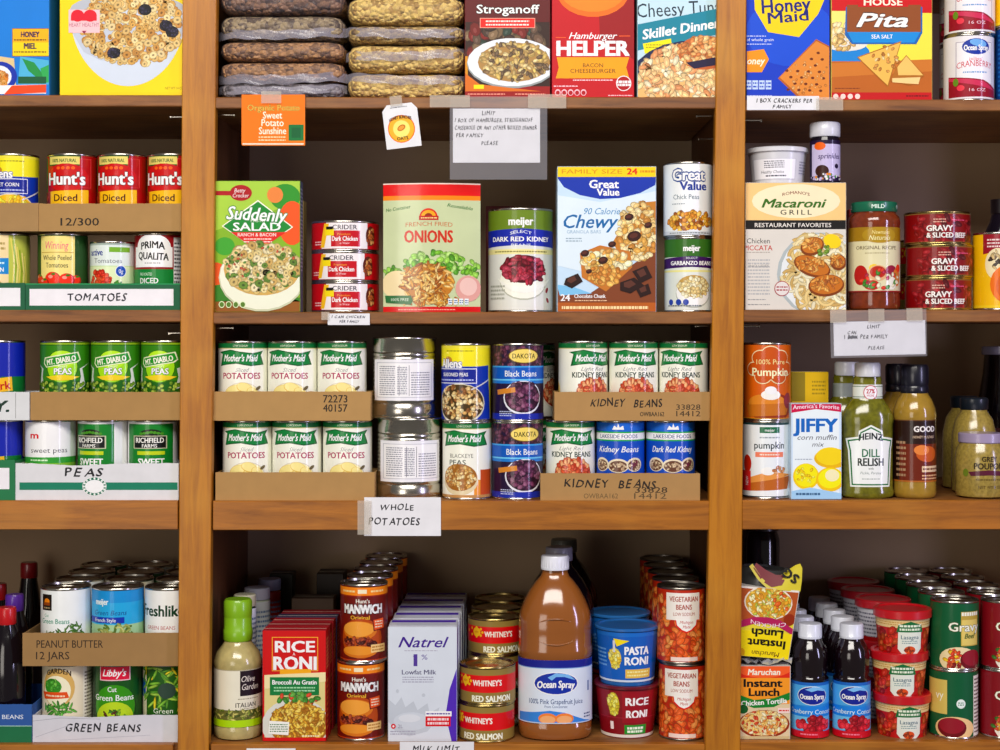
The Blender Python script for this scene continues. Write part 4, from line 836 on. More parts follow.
# row 2
T = SH['M2']
def art(a):
    a.r(214, 180, 301, 310, '84aa38'); a.p([(214, 180), (301, 180), (301, 200), (214, 230)], 'a4c454'); a.e(285, 196, 15, 13, '3a8a34'); a.e(292, 222, 14, 22, 'd8602c'); a.e(275, 194, 8, 8, 'd88a50'); a.e(225, 245, 10, 9, '4a9a3c'); a.e(216, 275, 12, 14, 'd0602c'); a.r(214, 296, 301, 310, '8a5c28')
    a.p([(214, 284), (240, 280), (301, 300), (301, 296), (214, 300)], '3f7a2c')
    a.r(216, 190, 235, 194.5, '9c1224'); a.e(241, 192, 11, 8, '9c1224'); a.t('Betty', 240, 189.5, 4, 'f8e8e8', w=11, it=.2); a.t('Crocker', 241, 194.5, 4, 'f8e8e8', w=16, it=.2)
    a.p([(258, 199), (293, 226), (258, 250), (222, 225)], 'f0f4e0'); a.p([(258, 200.5), (291.5, 226), (258, 249), (223.5, 225)], '1f8038'); a.p([(231, 231), (286, 231), (258, 250)], 'c83028')
    a.t('Suddenly', 257, 213, 13, 'ffffff', w=60, bold=.03, it=.25, rot=-3, out=('2a7a38', .6)); a.t('PASTA', 258, 219.5, 3, 'f8fce8', w=14); a.t('SALAD', 257, 225.5, 8, 'ffffff', w=47, bold=.04); a.t('RANCH & BACON', 257, 233.5, 3.4, 'fbe8e4', w=38, bold=.02); a.g(244, 236.5, 272, 242, 2, 'f8d8d0')
    a.e(262, 276, 43, 34, 'c8ccb0'); a.e(262, 275, 42, 33, 'e8ead8'); a.e(262, 268, 38, 26, 'c8a868'); a.s(262, 266, 37, 24, 260, ['e8d8a0', 'd8c080', 'f0e4bc', 'c8a868', 'dcc890', '6a8a3c'], 4.6, 1.4, kind='ring'); a.s(262, 266, 36, 23, 40, ['5a8a3c', 'b8583c', 'e8dcb0'], 2.2)
    for i in range(4): a.e(222+i*7, 303, 3, 3.4, 'dce8c0'); a.e(222+i*7, 303, 2.2, 2.5, '5a7a34')
box('pasta_salad_box', 215, 180, 300, 310.5, 20, T, .01, 'front green pasta salad box with a bowl of pasta shells', '84aa38', art, side=lambda a, dp, y0, y1: (a.r(0, y0, dp, y1, '5f6478'), a.g(2, y0+6, dp-2, y1-40, 22, 'b0b4c8')))
for i in range(3):
    box('pasta_salad_box', 215, 181+2*i, 300-i*1, 310.5, 20, T, .0105+.0305*(i+1), 'pasta salad box %s behind the front one' % ('directly', 'second', 'third')[i], '6c7088', None, group='pasta salad boxes behind the front one', side=lambda a, dp, y0, y1: (a.r(0, y0, dp, y1, '70748c'), a.g(2, y0+6, dp-2, y1-40, 22, 'b0b4c8')))
box('pasta_salad_box', 217, 192, 306, 310.5, 24, T, .145, 'shorter tan and green box behind the pasta salad boxes', 'a08850')
for i, l in enumerate(('bottom can of dark chicken in the stack of three', 'middle can of dark chicken in the stack of three', 'top can of dark chicken in the stack of three')):
    put('chicken_can', 345.5, T+i*30.5*SI, .014, l, 'stacked cans of dark chicken', phi=(1, -5, 1)[i])
def pouch():
    cx, y0, y1 = 431.5, 182, 309.5; R = 150; a = Art(cx, y1, R, sd=4); hw = 49.5
    a.r(370, y0, 492, y1, 'c6cfaa'); a.r(370, 181, 492, 193.5, 'cc1c1c'); a.r(370, 193.5, 492, 198, 'e88a1c'); a.r(370, 181, 492, 182.2, 'f0dcd0'); a.r(370, 304, 492, 310, 'c01c20')
    a.t('No Container', 398, 206, 3.4, '2a6a34', w=26, bold=.02, rot=8, it=.2); a.t('Resealable', 460, 204.5, 3.4, '2a6a34', w=26, bold=.02, rot=-8, it=.2)
    a.e(428.5, 214.5, 9, 8.4, 'c83020', a0=0, a1=180); a.e(428.5, 214.5, 7.4, 6.6, 'f0a828', a0=0, a1=180); a.e(428.5, 214.5, 4, 3.6, '8a3010', a0=0, a1=180); a.r(419, 213.6, 438.5, 217.8, 'b02018'); a.g(421, 214.4, 437, 217, 1, 'f8dca0')
    a.t('FRENCH FRIED', 429, 222.5, 4.2, 'b8683c', w=47, arc=1); a.t('ONIONS', 428.5, 234, 12, 'bc3c24', w=48, bold=.045)
    a.s(436, 261, 32, 11, 90, ['7cb83c', '9cd05c', '5a9a30', 'b8e088'], 4, 1.4); a.s(472, 268, 9, 10, 26, ['7cb83c', '9cd05c', '5a9a30'], 3.6, 1.4); a.s(393, 272, 10, 8, 22, ['7cb83c', '9cd05c', '5a9a30'], 3.6, 1.4)
    a.e(397, 282, 16, 14, 'e8d8b0'); a.e(428, 280, 26, 19, 'b8803c'); a.s(427, 280, 26, 19, 170, ['d8a048', 'b87428', 'e8c078', '9a5c20', 'f0d090'], 5, 3.5); a.e(468, 286, 13, 13, 'd8a8a0'); a.e(468, 284, 9, 9, 'e8c8c0'); a.s(428, 298, 34, 4, 60, ['d8a048', 'b87428', 'e8c078'], 4, 3)
    a.p([(385, 293), (411, 293), (413, 298), (411, 302), (386, 300)], '2c6a3c'); a.t('100% FREE', 400, 297, 2.8, 'e0f0dc', w=18); 
    for i in range(4): a.r(448+i*5.4, 296, 452+i*5.4, 302, 'e8f0f0'); a.g(448.5+i*5.4, 297, 451.8+i*5.4, 301, 2, '4a6a9a')
    a.g(398, 306, 455, 308, 1, 'f0b0a0')
    me = a.build('front_print', rf=lambda v: R, cy=R*SI, seg=180, xlim=(cx-hw, cx+hw))
    o = empty('snack_pouch', (X(cx, .012), .012, T), 'green and red pouch of french fried onions with a leafy picture', 'pouch')
    V, Fc = [], []; n = 16; h = (y1-y0)*SI
    for j in range(9):
        v = j/8; dp = (16*(1-v)**.7*(1 if v > .04 else .8)+1.6)*SI
        for i in range(n+1):
            th = -hw/R + 2*hw/R*i/n; V.append((R*SI*math.sin(th)*.998, R*SI*(1-math.cos(th))+.0002, v*h))
        for i in range(n+1):
            th = hw/R - 2*hw/R*i/n; V.append((R*SI*math.sin(th)*.998, R*SI*(1-math.cos(th))+.0006+dp*(math.cos(th*R/hw*PI/2)*.9+.1), v*h))
    m = 2*(n+1)
    for j in range(8):
        for i in range(m): Fc.append((j*m+i, j*m+(i+1) % m, (j+1)*m+(i+1) % m, (j+1)*m+i))
    Fc += [tuple(range(m))[::-1], tuple(range(8*m, 9*m))]
    ob('pouch', mesh('pouch', V, Fc, 'cfd8b0'), PLAST(), o); ob('front_print', me, mat('printed_foil', rough=.28, coat=.6, bump=.35, bscale=18, vary=.08, vscale=20), o)
pouch()
put('dark_kidney_can', 520.5, T, .014, 'large can of dark red kidney beans with a green top')
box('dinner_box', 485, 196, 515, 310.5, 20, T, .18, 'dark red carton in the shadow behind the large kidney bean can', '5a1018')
def art(a):
    a.r(557, 163, 656, 308, 'c8dcec'); a.r(557, 163, 656, 174, 'f4c818'); a.t('FAMILY SIZE', 592, 168.5, 4.4, 'c8901c', w=60, bold=.02); a.t('24', 632, 168.4, 6, 'c8401c', w=10, bold=.06); a.g(640, 166, 655, 171, 1, 'c8901c')
    a.p([(557, 174), (656, 174), (655, 182), (640, 190), (620, 195), (600, 196), (580, 192), (564, 184)], '1d3f9c'); a.r(557, 174, 558, 308, 'a8c4dc')
    a.p([(557, 192), (600, 199), (656, 188), (656, 240), (590, 270), (557, 262)], 'dce8f2')
    a.t('Great', 604, 181, 8, 'ffffff', w=29, bold=.05); a.t('Value', 608, 189, 7, 'ffffff', w=22, bold=.05); a.t('90 Calorie', 602, 208, 6.4, '4a8ab4', w=36, it=.3); a.t('Chewy', 591, 218, 13.5, '1c6a9c', w=54, bold=.02, it=.3); a.t('GRANOLA BARS', 584, 228.5, 3.4, '9ab4c8', w=34); a.g(566, 234, 582, 239, 2, '9aacb8')
    a.p([(557, 282), (590, 290), (640, 256), (656, 246), (656, 308), (557, 308)], '7c4a30'); a.r(557, 299, 656, 308, 'a8622c'); a.p([(557, 281), (575, 284), (592, 290), (560, 292)], '8cc0e0')
    a.p([(612, 240), (636, 200), (656, 198), (656, 246), (640, 258), (622, 252)], 'b8803c'); a.s(638, 228, 20, 28, 170, ['e8c888', 'd8a858', 'f4e0b0', 'c08840', 'f0d8a0'], 4.2, 1.4, xr=(600, 655))
    a.p([(580, 250), (600, 242), (630, 248), (632, 264), (606, 288), (582, 274)], 'b87a3c'); a.s(605, 258, 24, 11, 110, ['f0d8a0', 'e0b868', 'f8ecc4', 'cc9850'], 4, 1.3); a.s(604, 272, 17, 9, 50, ['d8a050', 'c08038', 'e8b868'], 3.4, 1.3)
    for x, y, r_ in ((585, 250, 4.4), (603, 257, 5), (612, 241, 4), (634, 233, 7), (629, 214, 4.6), (589, 268, 3), (648, 222, 4)): a.e(x, y, r_, r_*.75, '3a1e18', 15); a.e(x-.6, y-.6, r_*.6, r_*.35, '5a342a', 15)
    for pts in ([(566, 275), (578, 270), (583, 278), (572, 285), (564, 281)], [(620, 279), (634, 274), (644, 282), (630, 290), (620, 287)], [(632, 268), (646, 262), (652, 274), (640, 280)], [(636, 286), (648, 280), (651, 290), (640, 294)]):
        a.p(pts, '2e1814'); m = [(sum(q[0] for q in pts)/len(pts)), (sum(q[1] for q in pts)/len(pts))]; a.p([((x+m[0])/2-1, (y+m[1])/2-1.5) for x, y in pts], '5c3a30')
    a.t('24', 565.5, 294, 6.4, 'ffffff', w=9, bold=.04); a.t('Chocolate Chunk', 590, 292.5, 3.8, 'ffffff', w=31, bold=.03); a.g(575, 296, 607, 298, 1, 'e8c8a8'); a.g(562, 302, 648, 306, 1, 'f8dcb0', .7)
box('granola_bar_box', 557.5, 163.5, 656, 308.5, 40, T, .012, 'tall blue and white chewy granola bar box with a yellow top band', 'b4cce0', art)
put('garbanzo_can', 689, T, .012, 'can of garbanzo beans with a green top under the chick pea can'); put('chick_pea_can', 688, T+75*SI, .012, 'white can of chick peas on top of the garbanzo can')
note('paper_note', 328, 313.5, 370, 325, 'small white limit note on the second shelf edge', lambda a: (a.hand('1 CAN CHICKEN', 349, 316.8, 2.6, 34, '555560'), a.hand('PER FAMILY', 350, 321.5, 2.6, 20, '555560')), tapes=((322, 312, 330, 320),))
# row 3
T = SH['M3']; c0 = T+SI
tray(216, 374, 28, T, .008, 60, 'lower plain brown tray of sliced potato cans', 'b48a50')
for i, (x, l) in enumerate(((247.5, 'sliced potato can in the lower tray by the cabinet upright'), (297, 'middle sliced potato can in the lower tray'), (347.5, 'sliced potato can in the lower tray beside the silver can'))): put('potato_can', x, c0, .014, l, 'sliced potato cans in the lower tray', phi=(3, 0, -1)[i])
T2 = c0+78.3*SI
def art(a): a.t('72273', 335, 7.2, 7.4, '2f271c', w=24, bold=.02); a.t('40157', 335, 16.4, 7.4, '2f271c', w=24, bold=.02)
tray(212, 370, 29, T2, .008, 60, 'upper brown potato tray printed 72273 40157', 'b78d52', art)
for i, (x, l) in enumerate(((243, 'sliced potato can in the upper tray by the cabinet upright'), (292.5, 'middle sliced potato can in the upper tray'), (342, 'sliced potato can in the upper tray beside the silver can'))): put('potato_can', x, T2+SI, .014, l, 'sliced potato cans in the upper tray', phi=(3, -4, 0)[i])
put('silver_can', 409, T, .01, 'lower silver can with a white facts panel, standing on the shelf', 'silver cans', phi=6); put('silver_can', 404.5, T+81*SI, .01, 'upper silver can with a white facts panel, standing on another can', 'silver cans', phi=1)
put('blackeye_pea_can', 467, T, .012, 'white can of blackeye peas under the yellow and blue can', phi=-6); put('seasoned_pea_can', 466, T+78*SI, .012, 'yellow and blue can of seasoned peas with cursive writing', phi=-10)
put('black_bean_can', 517.5, T, .012, 'lower dark can of black beans', phi=3); put('black_bean_can', 518, T+78*SI, .012, 'upper dark can of black beans', phi=-2)
put('kidney_bean_can', 531, T, .103, 'green and white can behind the lower black bean can', phi=70); put('kidney_bean_can', 531, T+78*SI, .103, 'green and white can behind the upper black bean can', phi=70)
kb = lambda dx: (lambda a: (a.hand('KIDNEY', dx+52-26, 10, 7.6, 34, '2a2218', .01), a.hand('BEANS', dx+92-26, 9.6, 7.6, 34, '2a2218', .01)))
def art(a): a.hand('KIDNEY  BEANS', 627, 11, 7.6, 72, '2a2218', .01, rot=-1); a.t('33828', 688, 15, 5.4, '3a3020', w=24, bold=.01); a.t('14412', 688, 21.5, 5.4, '3a3020', w=24, bold=.01); a.t('OWBAA162', 652, 22, 4.4, '3a3020', w=24, bold=.03)
def art2(a): a.hand('KIDNEY  BEANS', 611, 10, 8.4, 92, '2a2218', .012, rot=-1); a.t('33828', 651, 16.5, 5.6, '3a3020', w=32, bold=.01); a.t('14412', 650, 22.5, 5.6, '5a4c34', w=32); a.t('OWBAA162', 601, 22.5, 5, '6a5a3c', w=34)
tray(541, 699.5, 27, T, .008, 60, 'lower brown tray handwritten KIDNEY BEANS', 'b1874e', art2); T2 = c0+78.3*SI
tray(555, 713, 28.5, T2, .008, 60, 'upper brown tray handwritten KIDNEY BEANS', 'b4894f', art)
put('kidney_bean_can', 570.5, c0, .014, 'light red kidney bean can in the lower tray, beside blue cans'); put('lakeside_can', 620.5, c0, .014, 'blue kidney bean can in the middle of the lower tray', phi=-10); put('dark_red_kidney_can', 670.5, c0, .014, 'blue can of dark red kidney beans by the cabinet upright')
for i, (x, l, f) in enumerate(((583, 'light red kidney bean can turned aside in the upper tray', 22), (633.5, 'light red kidney bean can facing front in the upper tray', 0), (683.5, 'light red kidney bean can in the upper tray by the cabinet upright', -16))): put('kidney_bean_can', x, T2+SI, .014, l, 'kidney bean cans in the upper tray', phi=f)
note('paper_note', 364.5, 497, 441, 535.5, 'white note handwritten WHOLE POTATOES below the silver cans', lambda a: (a.hand('WHOLE', 398, 507, 6, 34, '1c1c24', .016), a.hand('POTATOES', 395, 521, 7, 52, '1c1c24', .016)), y=-.0048, tapes=((358, 500, 372, 534),))
note('paper_note', 400, 741, 474, 770, 'white milk limit note on the bottom shelf edge', lambda a: (a.hand('MILK LIMIT', 437, 748, 6, 48, '1c1c24', .016)), y=-.0048)
note('paper_note', 247, 747.5, 296, 775, 'low white note on the bottom shelf edge below the rice box', lambda a: a.r(248, 748.5, 295, 774, 'f0f0f4'), y=-.0048)
# row 4 of the middle bay
T = SH['M4']
def bottle(name, cat, label, cx, d, z, body, bm, cap, capc, r, arts=(), sy=1, sq=0, extra=(), phi=0, group=None):
    """body/cap: lathe profiles in px; arts: (label name, art fn, R, y-origin, rf)"""
    o = empty(name, (X(cx, d+r*sy*SI), d+r*sy*SI, z), label, cat, group, rz=math.radians(phi))
    bd = ob('body', lathe('body', body, 56, sy=sy, sq=sq, ang=40), bm, o)
    if cap: ob('cap', lathe('cap', cap, 40, col=capc, ang=40), PLAST(), o)
    for nm, fn, R, oy, rf, lsy in arts:
        a = Art(0, oy, R, sd=7); fn(a); ob(nm, a.build(nm, rf=rf, sy=lsy, sq=sq), GLOSS(), o)
    for nm, me, m in extra: ob(nm, me, m, o)
    return o
def ribcap(r, z0, z1, top=0):
    n = 60; V = []; Fc = []
    prof = [(r*1.02, z0, 0), (r*1.02, z0+2, 0), (r, z0+2.2, .35), (r*.98, z1-1.2, .35), (r*.94, z1-.2, 0), (r*.8, z1, 0)]
    for q, z, am in prof:
        for i in range(n):
            rr = q + (am if i % 2 else -am); t = 2*PI*i/n; V.append((rr*math.cos(t)*SI, rr*math.sin(t)*SI, z*SI))
    for j in range(len(prof)-1):
        for i in range(n): a, b = j*n+i, j*n+(i+1) % n; Fc.append((a, b, b+n, a+n))
    Fc.append(tuple(range((len(prof)-1)*n, len(prof)*n)))
    return mesh('cap', V, Fc, ang=50)
def capmesh(r, z0, z1, col): me = ribcap(r, z0, z1); setcol(me, col); return me
def art(a):   # dressing label, y down from the label top 0..58
    a.b(0, 40, 'e6e2d0'); a.b(0, .8, 'b0a890'); a.r(6, 1, 30, 26, '2a1e26'); a.t('Olive', 14, 9, 6, 'e8e0d8', w=15, it=.3); a.t('Garden', 16, 17, 6, 'e8e0d8', w=19, it=.3); a.g(4, 28, 22, 30, 1, '9a927c'); a.t('ITALIAN', 12, 35, 4.6, '3a3230', w=22, bold=.02); a.g(6, 38, 20, 39.5, 1, '9a927c')
    a.b(40, 50, '6a6a3c'); a.s(0, 45, 60, 5, 120, ['8a9a3c', 'b0b060', '4c5a24', 'c8c070'], 3, 3, rect=True); a.b(50, 57, 'a8cc20')
DR = mat('creamy_dressing', 'c8b878', rough=.16, coat=.6, vary=.25, vscale=90)
bottle('dressing_bottle', 'bottle', 'creamy italian dressing bottle with a bright green cap', 238, .014, T,
    [(0, 0), (18, 0), (22.5, 1.5), (24, 5), (24, 12), (23.6, 13), (23.6, 71), (24.3, 73), (24, 78), (21, 86), (16, 92), (13.5, 96), (13, 99), (0, 99)], DR, [(14, 97), (14.6, 98), (14.6, 108), (13.8, 109), (14, 120), (13.8, 121), (14.2, 122), (14.2, 136), (12.6, 138.5), (0, 138.5)], '86bc1c', 24,
    [('label', art, 24.4, 71, lambda v: 24.1, 1)])
def jar(cx, d, h, R, capc, bodyc, label, z=None, body2='d8dce4', lo=None):
    def art(a): a.b(0, h-16, body2); a.g(-R, 8, R, h*.5, 12, '6a7a94'); a.b(h-34, h-16, bodyc)
    bottle('seasoning_jar', 'jar', label, cx, d, T if z is None else z, [(0, 0), (R-1, 0), (R, 1.5), (R, h-14), (R-2, h-12), (0, h-12)], mat('jar_'+bodyc, bodyc, rough=.25, vary=.1), [(R-.4, h-12), (R, h-11), (R, h-1), (R-1, h), (0, h)], capc, R, [('label', art, R, h-14, lambda v: R+.12, 1)])
jar(245, .1, 136, 11.5, 'c8c4a8', '1c2c30', 'slim jar with a pale yellow cap behind the green-capped bottle')
jar(257, .165, 136, 13.8, 'b8bcc8', 'aab49c', 'white-capped jar with a printed white label', body2='c0c4c4')
jar(269.5, .24, 138, 12.5, '8a90a8', '8c2414', 'red jar with a bluish cap in the back corner', body2='8c2414')
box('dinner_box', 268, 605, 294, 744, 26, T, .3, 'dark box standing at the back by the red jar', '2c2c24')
def art(a):
    a.r(262, 631, 328, 742, 'b80f1c'); a.r(272, 638, 318, 672, 'e8b048'); a.r(272.7, 638.7, 317.3, 671.3, 'b8101c'); a.t('RICE', 295, 647.5, 11, 'ffffff', w=39, bold=.06); a.t('RONI', 295, 664, 13, 'ffffff', w=42, bold=.06); a.t('A', 294, 655, 3, 'ffffff'); a.r(280, 670, 311, 675, 'e8a82c')
    a.p([(264, 682), (325, 675), (325, 736), (264, 738)], 'd8cc94'); a.p([(262, 676), (328, 673), (328, 682), (262, 690)], 'e8dcb0'); a.r(262, 631, 264.5, 742, 'b80f1c'); a.r(270, 678, 319, 696, '177440'); a.t('Broccoli Au Gratin', 294.5, 683, 4.4, 'ffffff', w=44, bold=.04); a.g(274, 687, 315, 693, 2, 'a8d8b0')
    a.e(296, 726, 34, 27, 'd8d8d0'); a.s(298, 700, 20, 6, 34, ['4a8a34', 'c84a30', '6aa84c'], 4, 1.6); a.e(299, 725, 30, 22, '9a6a24'); a.s(299, 724, 29, 21, 300, ['e0b848', 'c8942c', 'f0d070', 'a87420', 'e8c860'], 3, 2.2, xr=(265, 325), ymax=740)
    a.r(269, 722, 289, 735, 'f0f4ec', -4); a.g(270, 724, 288, 733, 4, '6a8a6a'); a.g(302, 735, 320, 738, 1, 'f8e8c0'); a.r(264, 738, 328, 742, 'b80f1c')
side_red = lambda a, dp, y0, y1: (a.r(0, y0, dp, y1, 'a80f1a'), a.g(3, y0+8, dp-3, y0+40, 8, 'e0a070'), a.r(4, y0+50, dp-4, y1-10, 'c86a3c'), a.g(5, y0+52, dp-5, y1-12, 8, '8a3020'))
box('rice_box', 262.5, 631.5, 326, 742, 24, T, .016, 'front red broccoli au gratin rice box', 'b01420', art, side=side_red)
for i in range(4):
    box('rice_box', 266.5+i*4.2, 631.5, 330+i*4.2, 742, 24, T, .053+i*.0368, 'rice box %s behind the front one' % ('directly', 'second', 'third', 'fourth')[i], 'a01420' if i != 2 else '403858', None, group='rice boxes behind the front one', side=side_red)
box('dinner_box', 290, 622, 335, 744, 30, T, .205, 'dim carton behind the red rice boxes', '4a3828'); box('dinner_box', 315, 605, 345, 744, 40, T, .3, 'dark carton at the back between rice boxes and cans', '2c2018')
put('sloppy_joe_can', 361, T, .016, 'lower sloppy joe can with a burger picture', 'front sloppy joe cans'); put('sloppy_joe_can', 364, T+78*SI, .016, 'upper sloppy joe can with a burger picture', 'front sloppy joe cans', phi=2)
for i in range(1, 5):
    for j in range(2): put('sloppy_joe_can', RW(361+3*j+i*2.2, .016, .016+i*.0735), T+j*78*SI, .016+i*.0735, 'sloppy joe can in the %s row of its column, %s layer' % (('second', 'third', 'fourth', 'last')[i-1], ('lower', 'upper')[j]), 'sloppy joe cans behind the front pair', phi=-25)
def art(a):
    a.r(387, 628, 459, 742, 'd4dae2'); a.t('Natrel', 424, 643, 10.5, '4a2c86', w=50, bold=.02, it=.35); a.g(405, 651, 438, 652.4, 1, 'a8a4b4'); a.t('1', 416, 661, 12, '5a4690', w=3.4, bold=.02); a.t('%', 425, 658, 5, '5a4690', w=6); a.t('Lowfat Milk', 419.5, 673, 4.6, '4a4468', w=34, bold=.02); a.g(403, 677, 434, 684, 3, 'a8a8b8')
    a.p([(389, 700), (396, 706), (402, 698), (406, 708), (414, 702), (418, 711), (428, 704), (430, 714), (440, 708), (436, 722), (428, 732), (410, 737), (396, 732), (389, 722)], 'c2c8d0'); a.e(412, 722, 18, 9, 'ccd2da'); a.e(410, 719, 11, 4, 'd8dce2'); a.e(398, 692, 1.5, 2, 'c2c8d0'); a.e(424, 696, 1.8, 1.8, 'c2c8d0'); a.p([(413.4, 657.5), (416.2, 655), (416.2, 658)], '5a4690')
    a.p([(459, 664), (450, 690), (446, 716), (452, 742), (459, 742)], '5a3aa8'); a.r(426, 712, 452, 717, 'f0f0f4'); a.g(427, 713, 451, 716, 1, '5a4690'); a.r(426, 717, 451, 727, 'c01c2c'); a.g(428, 718, 449, 726, 2, 'f8d8dc', .6)
    a.e(394, 727, 2.4, 2.6, 'c02838'); a.e(394, 727, 1, 1.1, 'f0e8e8'); a.t('2L', 401, 727, 3.6, '8a8a9a', w=5); a.g(391, 731, 416, 736, 2, 'a8a8b8')
def carton(cx, d, label, front, group=None):
    y0, y1 = 628.5, 742; w = 34.5; o = empty('milk_carton', (X(cx, d), d, T), label, 'milk carton', group); h = (y1-y0)*SI; dp = 42*SI
    ob('carton', join('carton', [boxmesh('c', -w*SI, w*SI, 0, dp, 0, h, .0008, 'd2d6e0'), boxmesh('c', -w*SI+.002, w*SI-.002, dp*.15, dp*.95, h, h+.0007, 0, 'd8dae6')]), CARD(), o)
    a = Art(cx, 0, sd=3); a.oy = dp/SI; a.r(cx-w+2, 4, cx+w-2, 16, '5a3aa8'); a.r(cx-w+8, 18, cx+w-8, 34, 'c8ccd8')
    t = ob('top_print', a.build('top_print'), CARD(), o); t.location = (0, 0, h+.0008); t.rotation_euler = (-PI/2, 0, 0)
    a = Art(0, y1, sd=2); a.r(0, y0+1, 42, y1-1, 'd4d8e2'); a.p([(0, y0+30), (8, y0+4), (38, y0+4), (26, y0+50), (30, y1-2), (0, y1-2)], '5a3aa8'); s = ob('side_print', a.build('side_print'), CARD(), o); s.location = (w*SI, 0, 0); s.rotation_euler = (0, 0, PI/2)
    a = Art(cx, y1, sd=5)
    if front: a.ox = 423; art(a); a.ox = cx
    else: a.r(cx-w, y0+1, cx+w, y1-1, 'd4dae2'); a.t('Natrel', cx, 643, 10.5, '4a2c86', w=50, it=.35)
    ob('front_print', a.build('front_print', xlim=(cx-w+.5, cx+w-.5)), CARD(), o)
carton(422.5, .016, 'front white and purple carton of lowfat milk', True)
for i in range(5): carton(500+(422.5-500)*K(.016)/K(.016+.0655*(i+1))+(i+1)*1.3, .016+.0655*(i+1), 'milk carton %s behind the front one' % ('directly', 'second', 'third', 'fourth', 'fifth')[i], i < 0, 'milk cartons behind the front one') if i < 5 and .016+.0655*(i+1)+.064 < .4 else None
for i, l in enumerate(('lower short red salmon can at the front', 'upper short red salmon can at the front')): put('salmon_can', (486.5, 487.5)[i], T+i*37.5*SI, .003, l, 'front red salmon cans', phi=(-14, 4)[i])
for r in range(4):
    for i in range(3): put('salmon_can', 495+r*2.5, T+i*37.5*SI, .092+r*.0872-(.0 if r < 3 else .02), '%s salmon can of the %s stack back' % (('bottom', 'middle', 'top')[i], ('second', 'third', 'fourth', 'last')[r]), 'salmon cans behind the front pair', phi=(10, 10, 12)[i]) if .092+r*.0872+.0863 < .4 else None
# grapefruit juice
JU = mat('grapefruit_juice', '9a5a26', rough=.12, coat=.8, vary=.12, vscale=12)
def art(a):
    a.b(0, 63, 'dbe4f0'); a.b(0, 7.5, '252c84'); a.b(7.5, 8.3, '8aa8d8'); a.e(0, 23, 22, 11.5, 'f4f6fa'); a.e(0, 23, 21, 10.6, '1f3c98'); a.p([(-8, 17), (0, 12.6), (12, 14), (18, 20), (8, 16.4), (0, 16.4), (-4, 20)], '86b8e4'); a.t('Ocean Spray', 0, 24.5, 7, 'ffffff', w=36, bold=.05, it=.1, arc=1)
    a.t('100% Pink Grapefruit Juice', 0, 41, 5, '2f4a78', w=54, bold=.01); a.t('From Concentrate', 0, 46, 2.6, '4a5f88', w=22); a.p([(-34, 54), (-20, 52), (-6, 50), (8, 52), (26, 60), (34, 63), (-34, 63)], '4a8ad0'); a.e(-8, 58, 9, 5.4, 'e88a4c'); a.e(8, 58, 9, 5.4, 'e88a4c')
    a.e(-8, 59, 7.4, 4, 'f4b080'); a.e(8, 59, 7.4, 4, 'f4b080'); a.b(62, 63, 'c8d4e4'); a.g(26, 53, 32, 59, 2, '3a4a78'); a.r(29.5, 22, 31, 32, '7a8ab0')
def oval_ridge(cx, cz, rx, rz, y):
    V, Fc = [], []; n, m = 40, 8
    for i in range(n):
        t = 2*PI*i/n
        for j in range(m):
            f = 2*PI*j/m; q = 1+.05*math.cos(f); V.append(((cx+rx*q*math.cos(t))*SI, y+(1.5*math.sin(f)+abs(math.cos(t))**2*6.5)*SI, (cz+rz*q*math.sin(t))*SI))
    for i in range(n):
        for j in range(m): Fc.append((i*m+j, i*m+(j+1) % m, (i+1) % n*m+(j+1) % m, (i+1) % n*m+j))
    return mesh('grip_ridge', V, Fc, ang=90)
def juice(cx, d, label, front, capc):
    prof = [(0, 0), (30, 0), (35, 1.5), (37, 5), (37.2, 16), (36.4, 17.5), (36.4, 81), (37.6, 83), (37.6, 90), (36.6, 94), (36.6, 108), (36.8, 118), (35, 127), (30.5, 138), (25, 148), (19, 156), (14.5, 161), (13, 165), (13, 169), (0, 169)]
    bottle('juice_bottle', 'bottle', label, cx, d, T, prof, JU if front else mat('dark_juice', '120a14', rough=.12), None, None, 37.5,
        [('label', art, 36.4, 81, lambda v: 37.4, .8)] if front else [], sy=.8, sq=.35,
        extra=[('cap', capmesh(14, 168, 182, capc), PLAST())] + ([('grip_ridge', oval_ridge(0, 109, 23, 13, -36.6*.8*SI), JU)] if front else []))
juice(555, .012, 'large bottle of pink grapefruit juice with a white cap', True, 'e8eaf4'); juice(559, .11, 'dark juice bottle behind the grapefruit juice', False, '9a98a4'); juice(564, .21, 'dark juice bottle furthest behind the grapefruit juice', False, '5a5a50')
# cups
def cup(name, cx, d, z, rt, rb, h, col, art, label, lidc, group=None, lidh=3, cat='cup', lidover=1.4, phi=0, tab=True):
    rf = lambda v: rb+(rt-rb)*v/h
    o = empty(name, (X(cx, d+rt*SI), d+rt*SI, z), label, cat, group, rz=math.radians(phi))
    ob('cup_body', lathe('cup_body', [(0, 0), (rb, 0), (rb, 1), (rt-.6, h-lidh-.5), (rt+.8, h-lidh), (rt+.8, h-lidh+1), (0, h-lidh+1)], col=col), PLAST(), o)
    lm = lathe('lid', [(rt+.6, h-lidh), (rt+lidover, h-lidh+.4), (rt+lidover, h-.8), (rt+.4, h), (rt-3, h), (rt-4, h-1.2), (rt*.5, h-1.2), (0, h-1.4)], col=lidc)
    ob('lid', lm, PLAST(), o)
    a = Art(0, h, (rt+rb)/2, sd=9); art(a); ob('label', a.build('label', rf=lambda v: rf(v)+.35), GLOSS(), o)
    return o
